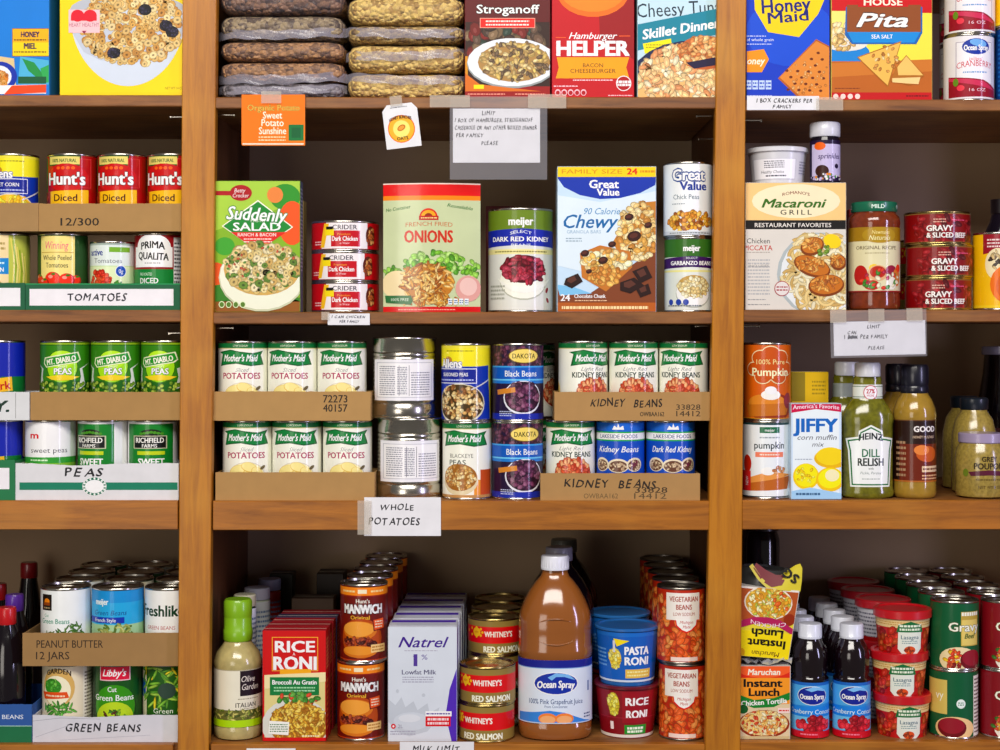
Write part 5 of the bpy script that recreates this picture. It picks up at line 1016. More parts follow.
def art_p(a):
    a.b(4, 54, '1d62ac'); a.b(4, 8, '2a70b8'); a.b(52, 54, 'd0d8e4'); a.p([(-15, 10), (0, 12), (-12, 18)], 'f0d020'); a.t('PASTA', 8, 22, 8, 'f4f8fa', w=25, bold=.06); a.t('RONI', 8, 32.5, 8, 'f4f8fa', w=25, bold=.06); a.e(-14, 30, 6.5, 10, 'e0c040'); a.s(-14, 30, 6, 10, 34, ['f4dc60', 'e8c840', 'f8ec98'], 3, 1.5); a.r(-15.5, 12, -13.5, 24, 'd8d8e0'); a.r(-4, 41, 22, 50, 'd8b860'); a.g(-2, 42, 20, 49, 2, 'f4e4a8'); a.g(-30, 20, -22, 40, 5, '7aa8d8')
def art_r(a):
    a.b(4, 52, '7c1224'); a.b(49, 52, 'e0d8d0'); a.t('RICE', 8, 16, 7.6, 'f8f0ee', w=23, bold=.06); a.t('RONI', 8, 28, 8, 'f8f0ee', w=22, bold=.06); a.t('A', 8, 21.6, 3, 'f8f0ee'); a.r(-7, 5, 22, 37, '8c1428'); a.F = [f for f in a.F]; a.t('RICE', 8, 15, 7.6, 'f8f0ee', w=23, bold=.06); a.t('RONI', 8, 28, 8, 'f8f0ee', w=22, bold=.06)
    a.e(-15, 18, 6, 12, 'c8b840'); a.s(-15, 18, 5.4, 11, 34, ['e8d850', 'd0b838', 'f0e880'], 3, 1.5); a.r(-5, 39, 18, 48.5, '2a8a34'); a.g(-2, 40.5, 15, 47.5, 2, 'e8f8e0', .7); a.r(-19, 36, -16, 44, 'f0e0e0'); a.b(31.4, 32.2, '9c3040')
cup('noodle_cup', 627, .022, T, 32.5, 26, 53, '7c1224', art_r, 'maroon rice cup beneath the blue pasta cup', '6a1020', lidh=3); cup('noodle_cup', 627, .022, T+53*SI, 32, 27, 58, '1d62ac', art_p, 'blue pasta cup on the maroon rice cup', '2268b4', lidh=3)
cup('noodle_cup', 619, .128, T, 32.5, 26, 53, '7c1224', art_r, 'maroon cup behind the front cups', '8c1428', lidh=3); cup('noodle_cup', 619, .128, T+53*SI, 32, 27, 59, '1d62ac', art_p, 'blue-lidded cup behind the blue pasta cup', '2a74c0', lidh=3)
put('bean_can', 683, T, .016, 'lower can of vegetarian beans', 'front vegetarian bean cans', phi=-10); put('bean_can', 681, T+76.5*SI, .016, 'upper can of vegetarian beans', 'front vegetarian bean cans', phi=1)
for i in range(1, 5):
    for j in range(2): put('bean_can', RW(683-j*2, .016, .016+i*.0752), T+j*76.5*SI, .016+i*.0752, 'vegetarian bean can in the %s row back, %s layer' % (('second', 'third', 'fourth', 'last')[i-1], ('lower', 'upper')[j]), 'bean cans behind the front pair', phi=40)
for i in range(2): put('bean_can', 667-i, T+i*76.5*SI, .2, 'dim can beside the back bean cans, %s one' % ('lower', 'upper')[i], None, phi=120) if False else None

# ================= RIGHT BAY =================
T = SH['R1']
def art(a):
    a.r(746, -60, 830, 99, '1a46b0'); a.e(790, 30, 44, 34, '2458c0'); a.p([(754, -8), (800, -8), (824, -2), (818, 12), (799, 35), (768, 30), (755, 8)], 'f6c818'); a.t('Honey', 786, 3, 14, '1c2870', w=48, bold=.03, rot=4); a.t('Maid', 788, 14.5, 11, '1c2870', w=40, bold=.03, rot=5)
    a.t('of whole grain', 760, 37.5, 3, 'e8ecf8', w=27); a.g(747, 33, 766, 35, 1, 'c8d0f0'); a.g(747, 41, 772, 43, 1, 'c8d0f0'); a.p([(740, 50), (764, 47), (769, 57), (762, 70), (742, 70)], 'f0962c'); a.t('honey', 754, 58.5, 7, 'fff0d8', w=22, bold=.03, it=.2)
    for i in range(4): a.r(746+i*6.6, 78, 751.6+i*6.6, 87, 'c8d8f0', 0); a.g(746.6+i*6.6, 79, 751+i*6.6, 86, 2, '3a5ab8')
    a.g(747, 92, 772, 95, 1, 'c8d0f0'); a.p([(778, 76), (816, 37), (829, 44), (829, 99), (800, 97)], 'a8642c'); a.p([(779.5, 75), (816, 39), (829, 45.5), (829, 98), (801, 95)], 'd08c48')
    for i in range(7):
        for j in range(7):
            x, y = 786+i*6.8+j*.8-2*0+j*3.2-10, 76-i*6+j*6.4-8
            if x < 826 and y > 45+abs(x-816)*.8*(x < 816) and y < 92 and x > 784: a.e(x, y, 1.7, 1.3, '6a3414')
    a.s(808, 74, 20, 24, 40, ['dca060', 'c07c38', 'e0ac70'], 1.6, 1.3, xr=(790, 828), ymin=60)
box('cracker_box', 746.5, -40, 829.5, 98, 38, T, .01, 'blue graham cracker box with a yellow hexagon', '1b3ca8', art)
def art(a):
    a.r(830, -60, 932, 99, 'f0dc60'); a.r(830, -60, 932, 12, 'b81c24'); a.r(830, 10, 846, 40, 'f2e088'); a.e(846, 52, 24, 12, '2c86c4'); a.e(846, 42, 22, 8, 'e4e0d4'); a.s(842, 36, 14, 14, 40, ['e8c888', 'f0dcb0', 'c8a468'], 4, 1.6, xr=(831, 866)); a.r(830, 60, 932, 93, 'b06a30'); a.p([(830, 62), (932, 58), (932, 70), (830, 76)], 'c07c3c')
    a.p([(846, 6), (922, 6), (922, 32), (916, 43), (852, 43), (845, 34)], '2a6aa8'); a.p([(847, 4), (920.5, 4), (920.5, 31), (847, 31)], '8a5430'); a.p([(847.5, 31), (920, 31), (914, 41.5), (853, 41.5)], '2a8cc8'); a.r(858, -10, 908, 6, 'b81c24'); a.t('HOUSE', 883, 1, 7, 'f8ecd8', w=38, bold=.05); a.t('Pita', 882, 19, 13.5, 'fbf4ec', w=50, bold=.06, it=.3, out=('4a2a18', .5)); a.t('SEA SALT', 882, 35.5, 4, 'f4f8fa', w=21, bold=.03)
    a.p([(857, 56), (901, 40), (888, 86)], 'a87030'); a.p([(858.5, 56.4), (900, 41.6), (887.4, 84)], 'e0b868'); a.s(884, 58, 14, 14, 24, ['c8904c', 'f0d49c', 'b87c38'], 2.4, 1.5); a.p([(896, 66), (906, 54), (924, 74), (910, 84), (890, 80)], 'a87030'); a.p([(897, 66), (906, 55), (922.6, 74), (898, 74)], 'e4c078'); a.p([(892, 77), (920, 76), (918, 83), (892, 81)], 'ecd098')
    a.r(830, 91, 932, 99, 'b02024'); a.g(835, 86, 860, 88, 1, '7a4020')
    for i in range(4): a.e(836+i*7.2, 95, 2.6, 2.6, 'f0d8d0')
    a.g(906, 93, 928, 96, 1, '6a1014')
box('cracker_box', 831.5, -40, 932, 99, 38, T, .01, 'yellow and red pita cracker box', 'e0c860', art)
put('cranberry_can', 968.5, T, .01, 'lower white and dark red can of jellied cranberry', 'front cranberry cans'); put('cranberry_can', 969.5, T+67*SI, .01, 'upper can of jellied cranberry, cut by the frame top', 'front cranberry cans', phi=-3)
for j in range(2): put('cranberry_can', 964, T+j*67*SI, .09, 'cranberry can behind the %s front one' % ('lower', 'upper')[j], None, phi=-40)
put('blue_can', 1020, T, .012, 'blue can beside the lower cranberry can'); put('yellow_can', 1020, T+76*SI, .012, 'yellow and green can above the blue can', phi=80)
note('paper_note', 746.5, 96.5, 818.5, 110.5, 'white note handwritten 1 BOX CRACKERS PER FAMILY', lambda a: (a.hand('1 BOX CRACKERS PER', 784, 101, 4, 56, '1c1c24', .014), a.hand('FAMILY', 782, 107, 3.4, 20, '1c1c24', .014)), y=-.0048, tapes=((815, 98, 842, 111),))
T = SH['R2']
def art(a):
    a.r(745, 182, 847, 309, 'd8d4cc'); a.r(745, 182, 847, 220, 'e8c890'); a.e(796, 201, 44, 17, 'f4e4c4'); a.t("ROMANO'S", 796, 194.5, 3, '7a3a30', w=27, bold=.02, arc=2); a.t('Macaroni', 794, 203, 8.6, '3f6a24', w=64, bold=.05, it=.3); a.t('GRILL', 796, 212, 5, '3a3a30', w=31, bold=.02, sp=1.4); a.r(745, 220, 847, 229, '1c1a18'); a.t('RESTAURANT FAVORITES', 793, 224.8, 4.2, 'e8e4dc', w=76, bold=.02)
    a.t('Chicken', 758.5, 240.5, 5, '4a4a48', w=23); a.t('PICCATA', 758.5, 247.5, 5, 'b0453c', w=28, bold=.02); a.g(747, 251, 770, 253, 1, 'b0a8a0'); a.g(748, 258, 770, 295, 11, 'b4b4b4'); a.t('INCLUDES', 759, 265.5, 2.4, '8a8a8a', w=20)
    a.e(819, 274, 42, 42, 'b0b8b8'); a.e(821, 274, 40.5, 40.5, 'e0e4e4'); a.e(824, 274, 36, 36, 'd8bc80'); a.s(822, 273, 34, 35, 300, ['ecdcac', 'e0c88c', 'f4ecca', 'd0b070'], 5.5, kind='worm', xr=(784, 845), ymax=307)
    for x, y, rx, ry, r_ in ((812, 266, 19, 10, -20), (826, 285, 18, 11, 5), (812, 246, 12, 9, 20), (838, 262, 8, 8, 0)): a.e(x, y, rx, ry, '7a4418', r_); a.e(x, y-1, rx-1.5, ry-1.5, 'b87430', r_); a.s(x-1, y-1.5, rx*.8, ry*.62, int(rx*2.4), ['c88438', 'd89a4c', 'a8642c', 'e0ac60'], 3.2, 2.6)
    a.e(832, 241, 9, 7, 'e8c830', -20); a.s(824, 250, 8, 5, 10, ['6a8a2c', '8aa84c'], 2.4, 1.2); a.e(782, 288, 7.6, 7.6, 'a04a50'); a.e(782, 288, 6.8, 6.8, 'ded8d4'); a.g(776.5, 285, 787.5, 291, 2, 'a04a50'); a.g(748, 303, 770, 305, 1, '8a8a8a'); a.g(748, 298, 766, 300, 1, '9a9a9a')
box('pasta_dinner_box', 745.5, 182.5, 846, 309.5, 34, T, .012, 'cream and white restaurant style chicken piccata box', 'd0c8bc', art)
ZB = T+127.2*SI
def art(a): a.r(-26, 12, 14, 33, 'c8c8d0'); a.r(-25.3, 12.7, 13.3, 32.3, 'ecebf0'); a.g(-17, 14, 2, 22, 4, '5a5a68'); a.t('Healthy Choice', -10, 25.5, 3, '4a4a58', w=24, it=.2); a.g(-16, 28, 4, 31, 1, '4a4a58'); a.g(18, 14, 26, 28, 5, '9a9aa8')
cup('plastic_tub', 777.5, .02, ZB, 29.5, 26, 37, 'dcdce2', art, 'white plastic tub with a lid on the piccata box', 'e2e2e8', lidh=5, cat='tub', lidover=1.6)
def art(a): a.b(0, 41, '2a1c3c'); a.r(-14, 4, 14.5, 36, 'c8c0dc'); a.t('sprinkles', 2, 16, 5.4, '4a3a68', w=24, bold=.02, it=.2); a.e(-8, 6, 6, 4, 'd86a1c'); a.e(-6, 31, 7, 6, '3a1c14'); a.s(0, 37, 22, 3, 30, ['c8b8e0', 'e89030', 'e8e8e8', '4a8a4c'], 1.5, 1); a.e(9, 26, 2.5, 2.5, '2a1c3c')
bottle('sprinkle_jar', 'jar', 'small jar of purple halloween sprinkles with a white lid', 825, .02, ZB, [(0, 0), (14, 0), (15, 1), (15, 43), (13.5, 46), (13.5, 49), (0, 49)], mat('dark_glass', '1a1420', rough=.1, vary=.2), [(14.6, 47), (15.2, 48), (15.2, 60), (14, 61.5), (0, 61.5)], 'dfe0ea', 15, [('label', art, 15, 43, lambda v: 15.12, 1)])
def art(a):
    a.b(0, 65, 'dcd6b4'); a.b(0, 14, '9a7a1c'); a.e(0, 8, 18, 8, 'a88a28'); a.t('Newmans', 1, 5, 4, 'f0e0a0', w=18, it=.2); a.t('Naturals', 0, 10.5, 4.6, 'f4ecb8', w=22, it=.3); a.t('ORIGINAL RECIPE', -3, 20.5, 3.6, '6a5a44', w=44, bold=.02); a.g(-14, 25, 10, 27, 1, 'a09470')
    for x, y, rx, ry, c in ((-18, 48, 8, 10, 'a8241c'), (-6, 41, 5, 4, 'e0c030'), (-2, 46, 10, 8, 'd8b088'), (-2, 45, 8, 6, 'a83018'), (12, 44, 7, 6, '8c2040'), (18, 50, 6, 9, 'c87a3c'), (12, 56, 6.5, 6.5, 'ece8dc'), (-8, 58, 8, 5, 'b0301c'), (20, 41, 4, 4, 'd84a28')): a.e(x, y, rx, ry, c)
    a.s(0, 52, 22, 10, 30, ['4a8a34', 'd8442c', 'e8e0c0', 'b02c4c'], 3, 1.4); a.b(63.5, 65, '8a2418')
bottle('sauce_jar', 'jar', 'salsa style red sauce jar with a green MILD lid', 874, .014, T, [(0, 0), (22, 0), (25, 2), (26, 6), (25.3, 17), (25.3, 84), (26, 88), (25, 94), (21.5, 98), (21.5, 102), (0, 102)], mat('red_sauce', '8c3a1c', rough=.12, coat=.6, vary=.4, vscale=110), [(22.3, 99), (23, 100), (23, 108), (22, 109), (0, 109)], '147050', 26,
    [('label', art, 25.8, 83, lambda v: 25.75, 1), ('lid_print', lambda a: (a.t('MILD', -1, 4, 4, 'dff0e4', w=13, bold=.04), a.t('MILD', 22, 4, 4, 'dff0e4', w=13, bold=.04), a.t('MILD', -24, 4, 4, 'dff0e4', w=13, bold=.04)), 23, 108, lambda v: 23.1, 1)])
box('dinner_box', 849, 205, 862, 310, 20, T, .1, 'thin red box behind the red sauce jar', '8a1c20')
for i, l in enumerate(('bottom can of gravy and sliced beef', 'middle can of gravy and sliced beef', 'top can of gravy and sliced beef')): put('sliced_beef_can', (938, 939, 937)[i], T+33*i*SI, .014, l, 'stacked cans of gravy and sliced beef', phi=(-4, 5, 0)[i])
put('salmon_can', 925, T, .12, 'short can behind the sliced beef stack, bottom'); put('salmon_can', 925, T+37.5*SI, .12, 'short can behind the sliced beef stack, on another')
put('yellow_can', 1000, T, .012, 'yellow can with an orange picture at the shelf edge of the frame')
def art(a): a.b(0, 60, '2a2018'); a.g(-14, 10, 14, 50, 6, '5a4a38')
bottle('sauce_bottle', 'bottle', 'dark bottle standing in shadow behind the yellow can', 1003, .16, T, [(0, 0), (20, 0), (21, 2), (21, 80), (14, 96), (12, 104), (0, 104)], mat('dark_glass', '1a1420'), [(12, 104), (13, 105), (13, 120), (0, 120)], '1c1418', 21, [('label', art, 21, 75, lambda v: 21.1, 1)])
note('paper_note', 833.5, 321, 925, 355, 'handwritten can limit note in a plastic sleeve below the red jar', lambda a: (a.hand('LIMIT', 874, 326.5, 3.6, 14, '1c1c24', .014), a.hand('CAN', 852, 332, 3.2, 9, '1c1c24', .014), a.hand('1 BOX PER FAMILY', 866, 336.5, 3.8, 44, '1c1c24', .016), a.r(848, 335.5, 857, 338, '1c1c24'), a.hand('PLEASE', 876, 347.5, 3.4, 17, '1c1c24', .014)), film=(830, 310, 926, 357), tapes=((830, 309, 846, 322), (868, 309, 884, 322), (906, 309, 922, 322)), rot=-1.2)
# row 3
T = SH['R3']
put('white_pumpkin_can', 766, T, .012, 'white can of pumpkin with a pie slice'); put('pumpkin_can', 767, T+78*SI, .012, 'orange can of pure pumpkin on the white pumpkin can')
box('corn_muffin_box', 791, 372, 829, 498, 24, T, .075, 'yellow box behind the corn muffin mix', 'c8a818', lambda a: (a.r(791, 372, 805, 402, '8a7a28'), a.g(812, 380, 826, 396, 4, '9a8418')))
def art(a):
    a.r(790, 402, 842, 499, 'cfdff0'); a.r(793, 405, 839, 495, 'e6eef6'); a.p([(790, 402), (842, 402), (842, 411), (816, 408), (790, 412)], 'b81c50'); a.t("America's Favorite", 816, 406.4, 4.2, 'fbe0ea', w=46, bold=.03, arc=1.4); a.t('JIFFY', 815.5, 424, 13, '1f6ab0', w=43, bold=.07); a.t('corn muffin', 817, 436, 5, '5c5c64', w=39, it=.25); a.t('mix', 818, 443, 4.6, '5c5c64', w=12, it=.25); a.g(795, 457, 812, 459, 1, 'a0a8b4')
    a.e(832, 457, 18, 10, 'd8b010', n=26); a.e(830, 455, 14, 9, 'f0cc30'); a.e(806, 475, 13, 13, 'e8c410'); a.e(806, 474, 11.5, 11.5, 'f8dc20'); a.e(830, 478, 14, 12, 'e0bc18'); a.e(830, 477, 12, 10, 'f8e028'); a.e(832, 474, 7, 6, 'f4e8c0'); a.s(805, 474, 9, 9, 20, ['f8e860', 'e8c010'], 2)
    a.p([(790, 490), (810, 486), (842, 492), (842, 499), (790, 499)], 'a8cce8'); a.g(796, 490, 820, 495, 1, '4a6a8a')
box('corn_muffin_box', 791, 402.5, 841.5, 498, 24, T, .012, 'white corn muffin mix box with blue JIFFY lettering', 'c4d8ea', art)
REL = mat('dill_relish', '7c7a1c', rough=.14, coat=.7, vary=.45, vscale=140)
def art_h(a):
    a.p([(-24, 14), (-13, 12), (-12, 6), (0, 0), (12, 6), (13, 12), (24, 14), (22, 26), (20, 62), (-20, 62), (-22, 26)], 'e8ece4'); a.p([(-22.5, 15.5), (-11.6, 13.6), (-10.6, 7.4), (0, 2), (10.6, 7.4), (11.6, 13.6), (22.5, 15.5), (20.6, 26), (18.8, 60.4), (-18.8, 60.4), (-20.6, 26)], '1c6a3c'); a.p([(-21, 16.8), (-10.4, 15), (-9.6, 8.4), (0, 3.6), (9.6, 8.4), (10.4, 15), (21, 16.8), (19.2, 26), (17.6, 59), (-17.6, 59), (-19.2, 26)], 'eef2ee')
    a.t('HEINZ', 0, 13, 6.4, '1c2428', w=25, bold=.05, arc=2); a.t('DILL', 0, 28, 8, '1f6a48', w=18, bold=.03); a.t('RELISH', 0, 37, 7.6, '26302c', w=27, bold=.05); a.t('with', 0, 43.5, 2.4, '4a5450'); a.t('Pickle, Parsley', 0, 48, 2.6, '8a9490', w=22, it=.2); a.g(-9, 53, 9, 55, 1, 'a0a8a4')
def art_c(a): a.b(0, 14, 'd8dcd4'); a.b(1.4, 2.2, '6a7a68'); a.b(12, 12.8, '6a7a68'); a.e(1, 8, 7, 7.4, 'b84858'); a.e(1, 8, 6.2, 6.6, 'f0eef0'); a.t('27%', 1, 6.6, 4.4, 'b02c3c', w=8, bold=.04); a.t('MORE', 1, 11, 2.4, 'b02c3c', w=7)
def relish(cx, d, label, f):
    bottle('relish_bottle', 'bottle', label, cx, d, T, [(0, 0), (22, 0), (25.5, 2), (26.6, 6), (25.2, 11), (25.2, 74), (26.2, 78), (25.4, 83), (22.5, 90), (17.5, 97), (14.8, 100), (14.6, 114), (13.6, 116), (14.4, 119), (12.5, 124), (0, 124)], REL, [(12.4, 122), (12.8, 123), (12.8, 134), (11.6, 136), (0, 136)], 'e4e6ea', 27,
        [('label', art_h, 26, 74, lambda v: 25.4, .62), ('neck_label', art_c, 14.4, 114, lambda v: 15, .62)] if f else [('neck_label', lambda a: a.b(0, 14, '9aa09a'), 14.4, 114, lambda v: 15, .62)], sy=.62 if False else .62)
relish(867.5, .016, 'green dill relish bottle with a white keystone label', True); relish(847, .085, 'relish bottle behind the front one, only its neck showing', False)
MU = mat('honey_dressing', 'b08a30', rough=.15, coat=.6, vary=.25, vscale=80)
def art_g(a):
    a.b(0, 62, '2c1610'); a.b(0, 1, '6a4a30'); a.r(-18, 24, 20, 62, '6a2c14'); a.e(8, 34, 12, 8, 'b8602c'); a.e(2, 30, 8, 5, 'd88a50'); a.t('GOOD', 6, 9, 5.6, 'f4ece8', w=24, bold=.06); a.t('HONEY MUSTARD', 5, 17, 2.6, 'e0c8b0', w=24); a.r(2, 46, 22, 52, 'e0c8a8'); a.g(3, 47, 21, 51, 1, '6a3418'); a.g(2, 54, 22, 60, 2, 'e0b890'); a.g(-20, 20, -13, 58, 7, 'a88a70'); a.b(60.5, 62, 'a86a30')
for cx, d, l in ((914.5, .014, 'honey coloured dressing bottle with a dark cap and label'), (899, .085, 'dressing bottle behind the honey coloured one')):
    bottle('dressing_bottle', 'bottle', l, cx, d, T, [(0, 0), (18, 0), (20.5, 2), (21.5, 6), (21, 17), (21, 80), (21.5, 82), (20.5, 90), (17, 99), (13.6, 104), (13, 108), (0, 108)], MU, [(13.4, 105), (14, 106), (14, 112), (13.2, 113), (14, 116), (14, 131), (12.5, 134), (0, 134)], '151524', 21.5, [('label', art_g, 21.3, 79, lambda v: 21.25, 1)])
GP = mat('grain_mustard', 'b39a48', rough=.2, coat=.7, vary=.4, vscale=220)
def art_j(a): a.t('GREY', 1, 14, 5, '3c3018', w=15, bold=.04); a.t('POUPON', 1, 21, 6, '3c3018', w=30, bold=.05); a.p([(-18, 27), (0, 25), (20, 27), (18, 31), (0, 30), (-16, 31)], '5a2438'); a.g(-12, 33, 14, 36, 1, '6a5a2c'); a.t('NET WT 8 OZ', 2, 42, 3, '5a4a24', w=24); a.e(-20, 28, 3, 4, '6a7a2c')
bottle('mustard_jar', 'jar', 'small round jar of country mustard with a metal lid', 981, .012, T, [(0, 0), (20, 0), (24, 2), (25.5, 7), (25.8, 38), (24.5, 48), (21.5, 54), (21, 56), (0, 56)], GP, [(21.4, 55), (22.4, 56), (22.4, 64), (21.4, 65), (0, 65)], 'a898b8', 25.8, [('printing', art_j, 25.6, 54, lambda v: 26.0, 1)])
for cx, d, l in ((974, .095, 'squeeze bottle of mustard with a black cap behind the jar'), (964, .165, 'second black-capped mustard bottle, behind the first')):
    bottle('mustard_bottle', 'bottle', l, cx, d, T, [(0, 0), (20, 0), (22.5, 2), (23, 6), (22.6, 60), (19, 76), (13.5, 84), (13, 87), (0, 87)], GP, [(13.6, 86), (14.4, 87), (14.4, 97), (13, 98.5), (0, 98.5)], '18202a', 23)
put_dark = lambda cx, d, l: bottle('sauce_bottle', 'bottle', l, cx, d, T, [(0, 0), (29, 0), (31, 2), (31, 60), (27, 90), (22, 120), (20, 143), (0, 143)], mat('dark_sauce_glass', '140c10', rough=.12, coat=.5, vary=.3), [(22, 142), (23, 143), (23, 151), (0, 152)], '8a84a0', 31, [('label', lambda a: (a.b(0, 50, '3a1414'), a.g(-16, 6, 16, 44, 6, '7a5a4a')), 31, 62, lambda v: 31.15, 1)])
put_dark(1003, .245, 'tall dark sauce bottle with a pale cap behind the mustard')
# row 4
T = SH['R4']
def sleeve(cx, d, z, wt, wb, h, dep, art, label, ry=0, flaps=False, rx=0):
    """square tapered carton; wt/wb half widths px"""
    o = empty('noodle_cup', (X(cx, d), d, z), label, 'noodle cup', None, ry=math.radians(ry))
    V = []
    for w, zz in ((wb, 0), (wt, h)):
        V += [(-w*SI, (wt-w)*SI*.4, zz*SI), (w*SI, (wt-w)*SI*.4, zz*SI), (w*SI, dep*SI, zz*SI), (-w*SI, dep*SI, zz*SI)]
    me = bpy.data.meshes.new('sleeve'); me.from_pydata(V, [], [(3, 2, 1, 0), (4, 5, 6, 7), (0, 1, 5, 4), (1, 2, 6, 5), (2, 3, 7, 6), (3, 0, 4, 7)]); me.update(); setcol(me, 'dcd6cc')
    ob('sleeve', me, CARD(), o)
    a = Art(0, h, sd=8); art(a)
    m2 = a.build('front_print', xlim=(-wt+.6, wt-.6), ylim=(.3, h-.3))
    t = (wt-wb)*.4/h
    for v in m2.vertices:
        zz = v.co.z/SI; k = (wb+(wt-wb)*zz/h)/wt; v.co.x *= k; v.co.y += (wt-wb)*SI*.4*(1-zz/h)
    ob('front_print', m2, CARD(), o)
    return o
def art_low(a):
    a.r(-27, 0, 27, 73, 'd8c8a8'); a.r(-27, 0, 27, 12, 'c83a24'); a.e(0, 0, 30, 12, 'e86a3c'); a.t('Maruchan', 0, 6, 6, 'fbeedc', w=32, bold=.04, it=.15); a.r(-27, 12, 27, 38, 'e89a3c'); a.t('Instant', -1, 17, 7.6, '1c1818', w=38, bold=.09); a.t('Lunch', 0, 26, 7.6, '1c1818', w=30, bold=.09)
    a.p([(-27, 28), (-10, 34), (10, 32), (27, 26), (27, 33), (10, 41), (-10, 42), (-27, 36)], '1f7a34'); a.t('Chicken Tortilla', 0, 36, 5, 'f4f8ec', w=46, bold=.04, rot=4); a.e(0, 58, 26, 14, '8a3a1c'); a.e(0, 57, 24, 12.5, 'e0c890'); a.s(0, 57, 23, 12, 150, ['f0d89c', 'd88a48', 'e8c070', 'c04a28', 'f4e8c0'], 2.6, 2); a.e(-21, 43, 5, 4.5, '1c5a2c'); a.r(14, 42, 26, 47, 'f0d8d0'); a.g(15, 43, 25, 46, 1, 'c02c24'); a.r(-27, 70, 27, 73, 'c8b890')
sleeve(764, .014, T, 26.5, 26, 73, 52, art_low, 'lower instant noodle cup, chicken tortilla flavour')
def art_up(a):    # printed upside down
    a.r(-32, 0, 32, 76, 'd8cc50'); a.r(-32, 0, 32, 2, 'e8e4dc'); a.r(-32, 2, 32, 34, 'a85c34'); a.e(0, 15, 25, 17, 'e8e0d0'); a.e(0, 15, 23.5, 15.5, 'c89a3c'); a.s(0, 15, 22.5, 15, 140, ['f0d880', 'e0b850', 'f4ecb8', 'd89838', 'b8c050'], 2.8, 2); a.s(13, 15, 9, 11, 14, ['e8a830', 'd86828'], 3.5, 1.5); a.e(24, 30, 6, 6, '8a3818'); a.p([(-32, 36), (-14, 30), (0, 29), (14, 31), (32, 40), (32, 46), (14, 38), (0, 36), (-14, 37), (-32, 43)], 'a83060')
    a.t('CHICKEN', 2, 34.5, 4, 'f4e0e8', w=38, rot=180, arc=3); a.r(-32, 44, 32, 76, 'e8d020'); a.t('Lunch', 2, 45.5, 8, '1c1810', w=34, bold=.09, rot=180); a.t('Instant', 2, 56, 8, '1c1810', w=42, bold=.09, rot=180); a.t('Maruchan', 2, 66, 5, '6a4a18', w=32, bold=.02, rot=180, it=.15); a.e(-26, 66, 4, 4, 'c89a20'); a.r(-32, 73, 32, 76, 'e8e4dc')
up = sleeve(763.5, .02, T+80*SI, 30, 25.5, 70, 54, art_up, 'upturned tilted instant noodle cup with torn paper top', ry=5)
def strip(pts, y0, y1, thick=.5, n=14):
    V, Fc = [], []
    for x, z in pts:
        for y in (y0, y1):
            V.append((x*SI, y*SI, z*SI))
    for i in range(len(pts)-1): Fc.append((2*i, 2*i+2, 2*i+3, 2*i+1))
    me = bpy.data.meshes.new('f'); me.from_pydata(V, [], Fc); me.update(); smooth(me, 60); return me
def sheet(rows, col):   # rows of points (x,y,z) px
    V = [(x*SI, y*SI, z*SI) for r in rows for x, y, z in r]; n = len(rows[0]); Fc = [(j*n+i, j*n+i+1, (j+1)*n+i+1, (j+1)*n+i) for j in range(len(rows)-1) for i in range(n-1)]
    me = bpy.data.meshes.new('flap'); me.from_pydata(V, [], Fc); me.update(); setcol(me, col); smooth(me, 60); return me
ob('torn_flap', sheet([[(4, 0, 69), (14, -1, 69), (23, 0, 69), (31, 1, 69)], [(3, 3, 74), (14, 1, 76), (24, 2, 78), (32, 3, 80)], [(5, 6, 78), (15, 5, 83), (25, 4, 89), (32, 6, 92)], [(14, 10, 84), (19, 9, 89), (25, 8, 94), (30, 9, 96)]], 'd8c828'), CARD(), up)
ob('torn_flap', sheet([[(-17, 6, 88), (-8, 3, 76), (2, 1, 71), (12, 0, 74)], [(-14, 9, 93), (-4, 7, 87), (6, 6, 83), (18, 5, 84)]], '7c3438'), CARD(), up)
ob('torn_flap', sheet([[(-21, 7, 89), (-12, 3, 77), (-3, 1, 70), (4, 0, 69)], [(-18, 7, 92), (-8, 4, 79), (1, 2, 72.5), (8, 1, 71)]], 'd8c850'), CARD(), up)
ob('cup_base', lathe('cup_base', [(0, 69), (30, 69), (29, 74), (25, 84), (23, 86), (21, 86), (20, 84), (0, 84)], col='3c3e3e', cy=36*SI), PLAST(), up)
a = Art(0, 100, sd=3); a.t('SG', 20, 16, 9, '1c1810', w=16, bold=.06, rot=150); m_ = a.build('flap_print')
for v in m_.vertices: v.co.y += (3+(v.co.z/SI-80)*.25)*SI - .003
ob('flap_print', m_, CARD(), up)
wr = empty('crumpled_wrap', (X(764, .012), .012, T+73.2*SI), 'crumpled clear wrap between the two instant noodle cups', 'plastic wrap'); rg = random.Random(5)
rows = [[(x+rg.uniform(-2, 2), 2+24*j/6*1.6+rg.uniform(-2, 2), max(.4, 4.2+rg.uniform(-3.6, 3.4))) for x in range(-28, 29, 4)] for j in range(7)]
ob('wrap', sheet(rows, 'c8c8d0'), mat('crumpled_film', 'c8c8d0', rough=.15, metal=.3, vary=.3, vscale=60), wr)
